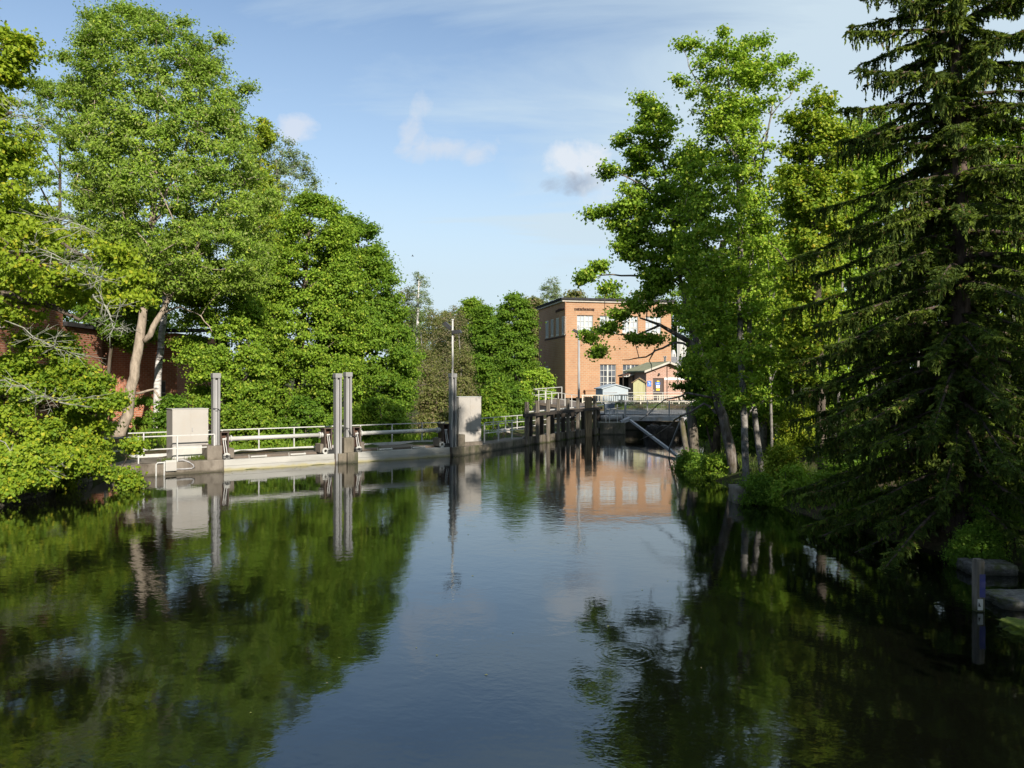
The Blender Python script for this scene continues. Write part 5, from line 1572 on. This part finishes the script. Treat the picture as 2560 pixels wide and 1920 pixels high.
tree('slender_tree', 'tall light green tree with blotched grey twin stems on the right bank', 'tree', 28.0, 1866,
     [(1866, 1165, 0.125), (1862, 1060, 0.12), (1852, 900, 0.11), (1850, 760, 0.10), (1852, 600, 0.10), (1845, 440, 0.08), (1830, 280, 0.05), (1812, 130, 0.02)],
     [(78, 1800, 1822), (105, 1770, 1860), (135, 1720, 1915), (180, 1700, 1960), (230, 1695, 1980), (300, 1720, 1960), (380, 1690, 1960), (460, 1660, 1950), (560, 1650, 1950), (660, 1670, 1960), (760, 1690, 1960), (860, 1710, 1970), (930, 1730, 1970), (1010, 1780, 1960)],
     M['bark_grey'], M['leaf_light'], n=460, rc=0.45, m=66, size=0.14, aspect=0.8, kd=0.8, inner=0.3, lob=0.22, bough=0.14,
     extra=[(1808, 85, 10, 4), (1712, 120, 14, 4), (1700, 205, 14, 4), (1735, 110, 10, 3), (1905, 110, 14, 4), (1960, 160, 14, 4), (2010, 195, 16, 4), (1985, 215, 12, 3), (1870, 110, 10, 3)],
     stems=[[(1905, 1180, 0.10, 0.4), (1890, 1080, 0.10, 0.4), (1876, 920, 0.09, 0.4), (1872, 760, 0.08, 0.5), (1885, 560, 0.06, 0.5), (1910, 380, 0.04, 0.5), (1935, 240, 0.02, 0.5)]],
     limbs=[
            [(1848, 480, 0.05), (1900, 360, 0.035), (1950, 260, 0.02), (2005, 200, 0.01)],
            [(1840, 400, 0.05), (1780, 280, 0.035), (1730, 180, 0.02), (1712, 130, 0.01)]], nlimb=34, limb_r=0.04, twig=0.012, flat=0.6)
tree('maple_tree', 'yellow green maple with a straight brown trunk between the slender tree and the spruce', 'tree', 27.0, 2060,
     [(2060, 1185, 0.17), (2052, 1000, 0.16), (2044, 800, 0.15), (2038, 600, 0.13), (2030, 450, 0.09), (2025, 300, 0.05)],
     [(215, 2000, 2040), (240, 1980, 2080), (290, 1960, 2120), (340, 1945, 2150), (410, 1930, 2150), (480, 1930, 2150), (560, 1950, 2150), (640, 1960, 2130), (720, 1950, 2120), (800, 1940, 2110), (900, 1930, 2090), (980, 1960, 2070)],
     M['bark_maple'], M['leaf_yellow'], bough=0.18, n=250, rc=0.48, m=85, size=0.145, aspect=0.9, kd=0.8, inner=0.35, lob=0.3, nlimb=22, limb_r=0.05, twig=0.014, leaf2=M['leaf_maple'], frac2=0.35,
     limbs=[[(2044, 760, 0.06), (2000, 700, 0.05), (1960, 640, 0.03), (1920, 600, 0.012)]])
# the wood further along the right bank, trunk and crown each
wood = [(1790, 38, 640, 80, 'leaf_deep', 'bark_maple', 'shaded maple behind the leaning mossy maple'), (1905, 36, 500, 95, 'leaf_maple', 'bark_grey', 'leafy tree behind the twin grey stems'),
        (1990, 37, 400, 100, 'leaf_yellow', 'bark_grey', 'sunlit yellow green tree left of the spruce at the back'), (2130, 34, 310, 100, 'leaf_maple', 'bark_maple', 'green tree filling the gap just left of the spruce'),
        (2250, 38, 300, 110, 'leaf_yellow', 'bark_grey', 'sunlit tree showing through the left boughs of the spruce'), (2370, 35, 330, 110, 'leaf_maple', 'bark_maple', 'green tree hidden behind the spruce trunk'),
        (2470, 33, 285, 110, 'leaf_yellow', 'bark_grey', 'sunlit tree behind the right boughs of the spruce'), (2580, 30, 270, 120, 'leaf_light', 'bark_grey', 'light green tree at the right edge of the picture'),
        (2180, 43, 270, 110, 'leaf_maple', 'bark_maple', 'taller green crown far back between the maple and the spruce'), (1850, 44, 640, 100, 'leaf_maple', 'bark_grey', 'green tree far back behind the slender twin stems')]
for (px, dd_, y0, w, lf, bk, lb) in wood:
    zb = 955 + (CAMZ - gz((px - 1280) / F * dd_, dd_)) / dd_ * F
    tree('woodland_tree', lb, 'tree', dd_, px, [(px, zb, 0.17), (px + random.uniform(-10, 10), 850, 0.15), (px + random.uniform(-20, 20), 600, 0.11), (px, y0 + 60, 0.04)],
         [(y0, px - w * 0.25, px + w * 0.25), (y0 + 50, px - w * 0.65, px + w * 0.65), (y0 + 150, px - w, px + w), (700, px - w * 1.1, px + w * 1.1), (880, px - w, px + w), (1000, px - w * 0.8, px + w * 0.8), (1060, px - w * 0.6, px + w * 0.6)],
         M[bk], M[lf], bough=0.25, n=180 if px < 2200 else 120, rc=0.72, m=90, size=0.19, aspect=0.85, kd=0.85, inner=0.3, nlimb=22, lob=0.3, leaf2=M['leaf_light'], frac2=0.4, group='trees of the wood on the right bank')
stems = [(1930, 33, 600, 0.06), (1985, 36, 560, 0.07), (2100, 31, 640, 0.06), (2170, 34, 520, 0.09), (2300, 33, 500, 0.08), (2490, 30, 420, 0.10), (2530, 26, 380, 0.12), (2010, 38, 600, 0.05)]
stem_lb = ['thin stem in the shade right of the twin grey trunks', 'thin straight stem left of the brown maple trunk', 'thin stem right of the brown maple trunk', 'grey stem left of the spruce', 'grey stem just behind the left spruce boughs',
           'pale stem right of the spruce trunk', 'pale thicker stem near the right edge', 'thin pole stem far back left of the brown trunk']
for (px, dd_, y0, r), lb in zip(stems, stem_lb):
    zb = 955 + (CAMZ - gz((px - 1280) / F * dd_, dd_)) / dd_ * F
    tree('young_tree', lb, 'tree', dd_, px, [(px, zb, r), (px - 6, 900, r * 0.85), (px + 6, 700, r * 0.7), (px - 4, y0 + 30, r * 0.3)],
         [(y0, px - 20, px + 20), (y0 + 60, px - 45, px + 45), (y0 + 160, px - 60, px + 60), (y0 + 330, px - 50, px + 50)],
         M['bark_grey'], M['leaf_light'], n=60, rc=0.45, m=45, size=0.17, kd=0.9, inner=0.2, nlimb=14, limb_r=0.03, twig=0.012, group='young stems in the wood on the right bank')
# shrubs along the right waterline
shr = [(1790, 31.5, 1135, 1270, 85, 'leaf_maple', 'leafy shrub overhanging the water below the mossy maple'), (1725, 35.0, 1130, 1215, 40, 'leaf_deep', 'small leafy shrub at the foot of the slanting grey post'),  # small shrub at the slanting post: darker leaves stand in for shade
       (1960, 26.5, 1120, 1270, 75, 'leaf_yellow', 'yellow green shrub right of the twin grey trunks'), (1900, 25.0, 1185, 1290, 70, 'leaf_deep', 'low dark shrub at the water below the twin grey trunks'),
       (2070, 23.5, 1190, 1330, 80, 'leaf_maple', 'low shrub at the water left of the spruce'), (1885, 37.0, 1040, 1150, 75, 'leaf_deep', 'dark bush in the shade behind the mossy maple'),
       (2000, 34.0, 1020, 1140, 70, 'leaf_yellow', 'low yellowish bush in the wood behind the brown trunk'), (1760, 44.0, 1010, 1090, 45, 'leaf_deep', 'dark bush behind the grey posts at the right end of the bridge'),
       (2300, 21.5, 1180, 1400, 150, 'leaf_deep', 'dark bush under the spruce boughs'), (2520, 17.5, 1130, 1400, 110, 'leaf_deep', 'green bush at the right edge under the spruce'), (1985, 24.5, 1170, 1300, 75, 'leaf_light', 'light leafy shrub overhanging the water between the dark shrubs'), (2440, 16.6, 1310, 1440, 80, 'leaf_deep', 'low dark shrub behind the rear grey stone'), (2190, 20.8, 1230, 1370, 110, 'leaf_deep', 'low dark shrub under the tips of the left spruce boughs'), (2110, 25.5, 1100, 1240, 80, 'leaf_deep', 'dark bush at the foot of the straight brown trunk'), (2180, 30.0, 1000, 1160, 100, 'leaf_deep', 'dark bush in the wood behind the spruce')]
for (px, dd_, y0, y1, w, lf, lb) in shr:
    tree('shrub', lb, 'shrub', dd_, px, [(px, y1, 0.04), (px + 4, (y0 + y1) / 2, 0.03), (px, y0 + 15, 0.012)],
         [(y0, px - w * 0.35, px + w * 0.35), (y0 + (y1 - y0) * 0.3, px - w * 0.85, px + w * 0.85), (y0 + (y1 - y0) * 0.65, px - w, px + w), (y1, px - w * 0.8, px + w * 0.8)],
         M['bark_maple'], M[lf], n=105, rc=0.0115 * dd_, m=80, size=0.0040 * dd_, aspect=0.7, kd=0.6, inner=0.15, nlimb=14, limb_r=0.02, twig=0.008, group='shrubs along the right bank', flat=0.6)

tree('maple_tree', 'dark low maple hiding the right half of the brick hut', 'tree', 50.0, 1765,
     [(1765, 1030, 0.12), (1762, 960, 0.10), (1755, 900, 0.05)],
     [(860, 1740, 1790), (890, 1700, 1810), (930, 1685, 1815), (970, 1690, 1815), (1005, 1715, 1815)],
     M['bark_maple'], M['leaf_deep'], n=110, rc=0.5, m=70, size=0.2, aspect=0.9, kd=0.6, nlimb=10, limb_r=0.04)

# ---------------------------------------------------------------- the big spruce


def spruce(loc, H, prof, label, seed, dens=1.0):
    r2 = np.random.default_rng(seed)
    root = thing('spruce_tree', label, 'tree', loc)
    tr = MB()
    zs = np.linspace(0, H, 16)
    tr.tube([(0.10 * math.sin(z * 0.35), 0.06 * math.sin(z * 0.5), z) for z in zs], list(np.interp(zs, [0, 1, H], [0.34, 0.27, 0.02])), 14)
    tr.build('trunk', M['bark_spruce'], root, smooth=True)
    br = MB()
    C, Nn, Ln, Wd, Tg, sh = [], [], [], [], [], []
    pz, pL = zip(*prof)
    z = 0.55
    while z < H - 0.3:
        L0 = float(np.interp(z, pz, pL))
        nb = r2.integers(6, 9) if z < 5 else r2.integers(4, 7) if z < H - 4 else 5
        a0 = r2.uniform(0, 6.28)
        for k in range(nb):
            az = a0 + 2 * math.pi * k / nb + r2.normal() * 0.25
            L = L0 * (r2.uniform(0.65, 1.12) if z < 5 else r2.uniform(0.5, 1.1))
            hi = z / H
            up0 = np.interp(hi, [0, 0.5, 0.8, 1], [0.05, 0.12, 0.35, 0.8]) + r2.normal() * 0.07
            sag = np.interp(hi, [0, 0.5, 0.8, 1], [0.55, 0.50, 0.45, 0.2])
            zz = z + r2.normal() * 0.12
            dirv = np.array([math.cos(az), math.sin(az)])

            def at(t):
                return np.array([dirv[0] * L * t, dirv[1] * L * t, zz + L * (up0 * t - sag * t * t + 0.20 * t ** 4)])
            ts = np.linspace(0, 1, 7)
            br.tube([at(t) for t in ts], list(np.linspace(0.035 + 0.008 * L, 0.006, 7)), 5)
            fresh = 0.6 if r2.uniform() < 0.3 else 0.2  # some boughs get more pale shoots to imitate sunlit patches
            dead = z < 5.0 and r2.uniform() < 0.12
            nt = int(13 * L * dens * (0.25 if dead else 1))
            for j in range(nt):
                t = r2.uniform(0.02, 1.0) ** 0.8
                p = at(t)
                sd = 1 if j % 2 else -1
                fwd = r2.uniform(0.35, 1.0)
                side = np.array([-dirv[1], dirv[0]]) * sd
                tl = (0.18 + 0.32 * (1 - t) * min(1, L / 3)) * r2.uniform(0.5, 1.4)
                d = np.array([*(side * r2.uniform(0.3, 1.0) + dirv * fwd), 0.1 - 0.75 * r2.uniform()])
                d = d / np.linalg.norm(d)
                hang = r2.uniform(0.1, 1.6)
                m = max(3, int(tl / 0.05))
                q = p.copy()
                shoot = (not dead) and r2.uniform() < fresh
                for i in range(m):
                    dd2 = d + np.array([0, 0, -hang * (i / m)])
                    dd2 /= np.linalg.norm(dd2)
                    q2 = q + dd2 * (tl / m)
                    for s3 in (-1, 1):
                        perp = np.cross(dd2, [0, 0, 1.0])
                        perp /= (np.linalg.norm(perp) + 1e-6)
                        tg = dd2 + s3 * perp * r2.uniform(0.4, 0.8) + r2.normal(size=3) * 0.2
                        C.append((q + q2) / 2 + s3 * perp * 0.025)
                        Tg.append(tg)
                        Nn.append(np.array([0, 0, 1.0]) + r2.normal(size=3) * 0.7)
                        Ln.append(0.115 * r2.uniform(0.6, 1.4))
                        Wd.append(0.04 * r2.uniform(0.7, 1.3))
                        sh.append(shoot and i >= m - 3)
                    q = q2
                # hanging side spray
                if r2.uniform() < 0.6 and not dead:
                    hl = r2.uniform(0.08, 0.42) * min(1, L / 2)
                    m2 = max(2, int(hl / 0.05))
                    q = p + d * tl * 0.4
                    for i in range(m2):
                        q2 = q + np.array([r2.normal() * 0.012, r2.normal() * 0.012, -hl / m2])
                        for s3 in (0, 1):
                            C.append((q + q2) / 2)
                            Tg.append(np.array([r2.normal() * 0.4, r2.normal() * 0.4, -1.0]))
                            Nn.append(np.array([r2.normal(), r2.normal(), 0.2]))
                            Ln.append(0.115 * r2.uniform(0.6, 1.4))
                            Wd.append(0.04 * r2.uniform(0.7, 1.3))
                            sh.append(i == m2 - 1 and r2.uniform() < 0.3)
                        q = q2
        z += r2.uniform(0.20, 0.36)
    br.build('branch', M['bark_spruce'], root, smooth=True)
    C, Nn, Ln, Wd, Tg, sh = map(np.array, (C, Nn, Ln, Wd, Tg, sh))
    leaf_mesh('crown', [(C[~sh], Nn[~sh], Ln[~sh], Wd[~sh], Tg[~sh], M['needle']), (C[sh], Nn[sh], Ln[sh] * 1.1, Wd[sh] * 1.5, Tg[sh], M['shoot'])], root)
    return root


spruce((10.25, 18.4, gz(10.25, 18.4) - 0.1), 16.8, [(0, 4.0), (1.8, 4.0), (4, 3.5), (7.2, 3.6), (10.4, 2.7), (12, 2.1), (14, 1.3), (16.8, 0.1)],
       'big dark spruce with drooping boughs on the right bank, taller than the frame', 21, 2.5)
# trees on the right bank beyond the frame, beside the bridge the picture is taken from; the very tall one is added to shade the second gate
for (x, y, hgt, w, lb) in ((15.0, 4.0, 12.0, 3.8, 'tall maple on the right bank beside the viewpoint'), (10.4, 4.2, 27.5, 3.7, 'very tall narrow maple added out of view to shade the second gate')):
    px = 1280 + x / y * F

    def yy(z):
        return H0 - (z - CAMZ) / y * F

    def xx(v):
        return 1280 + (x + v) / y * F
    tree('maple_tree', lb, 'tree', y, px, [(px, yy(0.8), 0.28), (px, yy(hgt * 0.5), 0.2), (px, yy(hgt * 0.85), 0.06)],
         [(yy(hgt), xx(-w * 0.3), xx(w * 0.3)), (yy(hgt * 0.85), xx(-w * 0.75), xx(w * 0.75)), (yy(hgt * 0.55), xx(-w), xx(w)), (yy(hgt * 0.3), xx(-w * 0.8), xx(w * 0.8)), (yy(2.2), xx(-w * 0.4), xx(w * 0.4))],
         M['bark_maple'], M['leaf_maple'], n=230 if hgt < 20 else 520, rc=0.85, m=70, size=0.26, kd=1.0, nlimb=14, bough=0.2 if hgt > 20 else 0.42)


# grass tufts and waterside weeds: uncountable, one object each
def grass(name, label, pts, h, n, mat):
    c, nr, tg = [], [], []
    for _ in range(n):
        p = pts[rng.integers(len(pts))]
        q = np.array(p) + np.array([rng.normal() * p_sp, rng.normal() * p_sp, 0])
        hh = h * rng.uniform(0.5, 1.2)
        d = np.array([rng.normal() * 0.35, rng.normal() * 0.35, 1.0])
        c.append(q + d * hh / 2)
        tg.append(d)
        nr.append(np.array([rng.normal(), rng.normal(), 0.3]))
    o = leaf_mesh(name, [(np.array(c), np.array(nr), h, h * 0.10 + 0.012, np.array(tg), mat)], None)
    return tag(o, label, 'grass', kind='stuff')


p_sp = 0.16
grass('grass', 'green grass growing at the foot of the left cabinet on the abutment', [dw(ds(p, 0.8), 0.8, 0.48) for p in (485, 500, 512, 520)] + [dw(ds(p, 0.5), 0.5, 0.48) for p in (420, 495, 510)], 0.22, 240, M['blade'])
p_sp = 0.45
gp = []
for y in np.linspace(22, 55, 70):
    for _ in range(4):
        xw = np.interp(y, [9, 13.5, 17, 25, 32, 39, 57], [10.0, 10.6, 9.6, 7.9, 7.8, 9.3, 13.7])
        x_ = xw + abs(rng.normal()) * 1.4 + 0.1
        gp.append((x_, y, gz(x_, y) - 0.02))
grass('bank_plants', 'low weeds and grass along the shaded right bank', gp, 0.26, 3600, M['blade'])
gp = [(-16.2 - abs(rng.normal()) * 1.0, y, 0.8) for y in np.linspace(18, 31, 60)]
grass('bank_plants', 'grass growing on top of the stone quay wall at the left', gp, 0.35, 1600, M['blade'])
gp = []
for k in range(300):
    s_, t_ = rng.uniform(4, 22), rng.uniform(3.6, 12)
    x_, y_, _ = dw(s_, t_)
    gp.append((x_, y_, gz(x_, y_)))
p_sp = 0.5
grass('undergrowth', 'low undergrowth in the hollow behind the dam', gp, 0.6, 5000, M['leaf_maple'])

# pollen, leaves and scum afloat near the edges: uncountable specks
c = []
for _ in range(420):
    k = rng.uniform()
    if k < 0.45:
        s_ = rng.uniform(0, 17)
        x_, y_, _z = dw(s_, -abs(rng.normal()) * 0.5 - 0.12)
    elif k < 0.8:
        y_ = rng.uniform(12, 50)
        x_ = np.interp(y_, [9, 13.5, 17, 25, 32, 39, 57], [9.9, 9.6, 8.2, 7.1, 7.4, 9.0, 13.3]) - abs(rng.normal()) * 1.0 - 0.1
    else:
        y_ = rng.uniform(9, 40)
        x_ = rng.uniform(-0.35, 0.3) * y_
    c.append((x_, y_, 0.006))
c = np.array(c)
sp_ = leaf_mesh('floating_leaves', [(c, np.array([0, 0, 1.0]) + rng.normal(size=c.shape) * 0.05, rng.uniform(0.02, 0.06, len(c)), 0.03, None, M['leaf_olive'])], None)
tag(sp_, 'small leaves and specks floating on the dark pond', 'leaves', kind='stuff')
# ---------------------------------------------------------------- sky, sun, camera
w = bpy.data.worlds.new('World')
S.world = w
w.use_nodes = True
w.node_tree.nodes.clear()
n = N(w.node_tree)
out = n('ShaderNodeOutputWorld')
sky = n('ShaderNodeTexSky', sky_type='NISHITA', sun_disc=False, sun_elevation=R(SUN_EL), sun_rotation=R(SUN_AZ), altitude=50.0, air_density=1.0, dust_density=0.6, ozone_density=1.3)
tc = n('ShaderNodeTexCoord')
sp = n('ShaderNodeSeparateXYZ', {0: tc.outputs['Generated']})
X, Y, Z = sp.outputs
zc = n.math('MAXIMUM', Z, 0.0)
# thin high cloud on a flat layer overhead
den = n.math('ADD', zc, 0.10)
pv = n('ShaderNodeCombineXYZ', {0: n.math('DIVIDE', X, den), 1: n.math('DIVIDE', Y, den), 2: 0.0})
mp = n('ShaderNodeMapping', {0: pv.outputs[0], 'Rotation': (0, 0, R(-18)), 'Scale': (0.45, 1.7, 1.0), 'Location': (3.1, 0.7, 0.0)})
c1 = n('ShaderNodeTexNoise', {'Vector': mp.outputs[0], 'Scale': 0.95, 'Detail': 10.0, 'Roughness': 0.58, 'Distortion': 0.7})
c2 = n('ShaderNodeTexNoise', {'Vector': pv.outputs[0], 'Scale': 0.22, 'Detail': 2.0})
bias = n.math('MULTIPLY_ADD', X, 0.72, 0.05)                 # more veil to the right
f = n.math('ADD', n.math('ADD', c1.outputs[0], n.math('MULTIPLY_ADD', c2.outputs[0], 0.5, -0.25)), bias)
veil = n.ramp(f, [(0.37, (0.02, 0.02, 0.02, 1)), (0.68, (0.92, 0.92, 0.92, 1))])
hor = n.ramp(zc, [(0.0, (1, 1, 1, 1)), (0.13, (0.85, 0.85, 0.85, 1)), (0.25, (0.28, 0.28, 0.28, 1)), (0.45, (0.0, 0.0, 0.0, 1))])
veil = n.math('MAXIMUM', veil, n.math('MULTIPLY', hor, 1.0), clamp=True)
CLOUD = (4.0, 4.85, 5.45, 1)
col = n.mix(veil, sky.outputs[0], CLOUD)
# small heaped clouds, each at its own direction
ys = n.math('MAXIMUM', Y, 0.05)
u = n.math('DIVIDE', X, ys)
v = n.math('DIVIDE', Z, ys)
uv = n('ShaderNodeCombineXYZ', {0: u, 1: v, 2: 0.0})
wn = n('ShaderNodeTexNoise', {'Vector': uv.outputs[0], 'Scale': 15.0, 'Detail': 10.0, 'Roughness': 0.6, 'Distortion': 0.3})
front = n.math('GREATER_THAN', Y, 0.06)
for (px, py, a, b, soft, c, amt) in ((742, 322, 62, 46, 1.0, (4.6, 4.9, 5.5, 1), 0.75), (1050, 262, 36, 46, 1.0, (4.3, 4.7, 5.3, 1), 0.7), (1120, 372, 150, 46, 1.0, (4.3, 4.7, 5.3, 1), 0.7), (1035, 330, 50, 50, 1.0, (4.3, 4.7, 5.3, 1), 0.6),
                                     (1440, 408, 112, 66, 1.0, (5.0, 5.3, 5.7, 1), 0.85), (1425, 458, 100, 34, 1.0, (2.5, 3.0, 3.75, 1), 0.9), (1600, 470, 160, 60, 1.0, (4.5, 5.1, 5.7, 1), 0.7)):
    du = n.math('DIVIDE', n.math('SUBTRACT', u, (px - 1280) / F), a / F)
    dv = n.math('DIVIDE', n.math('SUBTRACT', v, (H0 - py) / F), b / F)
    r2 = n.math('ADD', n.math('MULTIPLY', du, du), n.math('MULTIPLY', dv, dv))
    g = n.math('SUBTRACT', n.math('MULTIPLY_ADD', wn.outputs[0], 4.0, -1.15), r2)
    m = n.ramp(g, [(0.0, (0, 0, 0, 1)), (0.8, (amt, amt, amt, 1))])
    col = n.mix(n.math('MULTIPLY', m, front), col, c)
bg = n('ShaderNodeBackground', {'Color': col, 'Strength': 0.096})
n.t.links.new(bg.outputs[0], out.inputs[0])

sl = bpy.data.lights.new('sun', 'SUN')
sl.energy = 4.9
sl.angle = R(0.55)
sl.color = (1.0, 0.91, 0.78)
so = bpy.data.objects.new('sun', sl)
COL.objects.link(so)
so.rotation_euler = Vector(SUN.tolist()).to_track_quat('Z', 'Y').to_euler()

cam = bpy.data.cameras.new('camera')
cam.sensor_width = 36.0
cam.lens = F / 2560 * 36.0
cam.shift_y = -(960 - H0) / 2560
cam.clip_start = 0.1
cam.clip_end = 8000
co = bpy.data.objects.new('camera', cam)
COL.objects.link(co)
co.location = (0, 0, CAMZ)
co.rotation_euler = (R(90), 0, 0)
S.camera = co

vs = S.view_settings
S.display_settings.display_device = 'sRGB'
vs.view_transform = 'Standard'
vs.look = 'None'
vs.exposure = 0.74
vs.gamma = 1.0
vs.use_curve_mapping = False
cy = S.cycles
cy.max_bounces = 6
cy.diffuse_bounces = 3
cy.glossy_bounces = 3
cy.transmission_bounces = 3
cy.transparent_max_bounces = 4
cy.sample_clamp_indirect = 6.0
cy.caustics_reflective = False
cy.caustics_refractive = False
cy.use_denoising = True
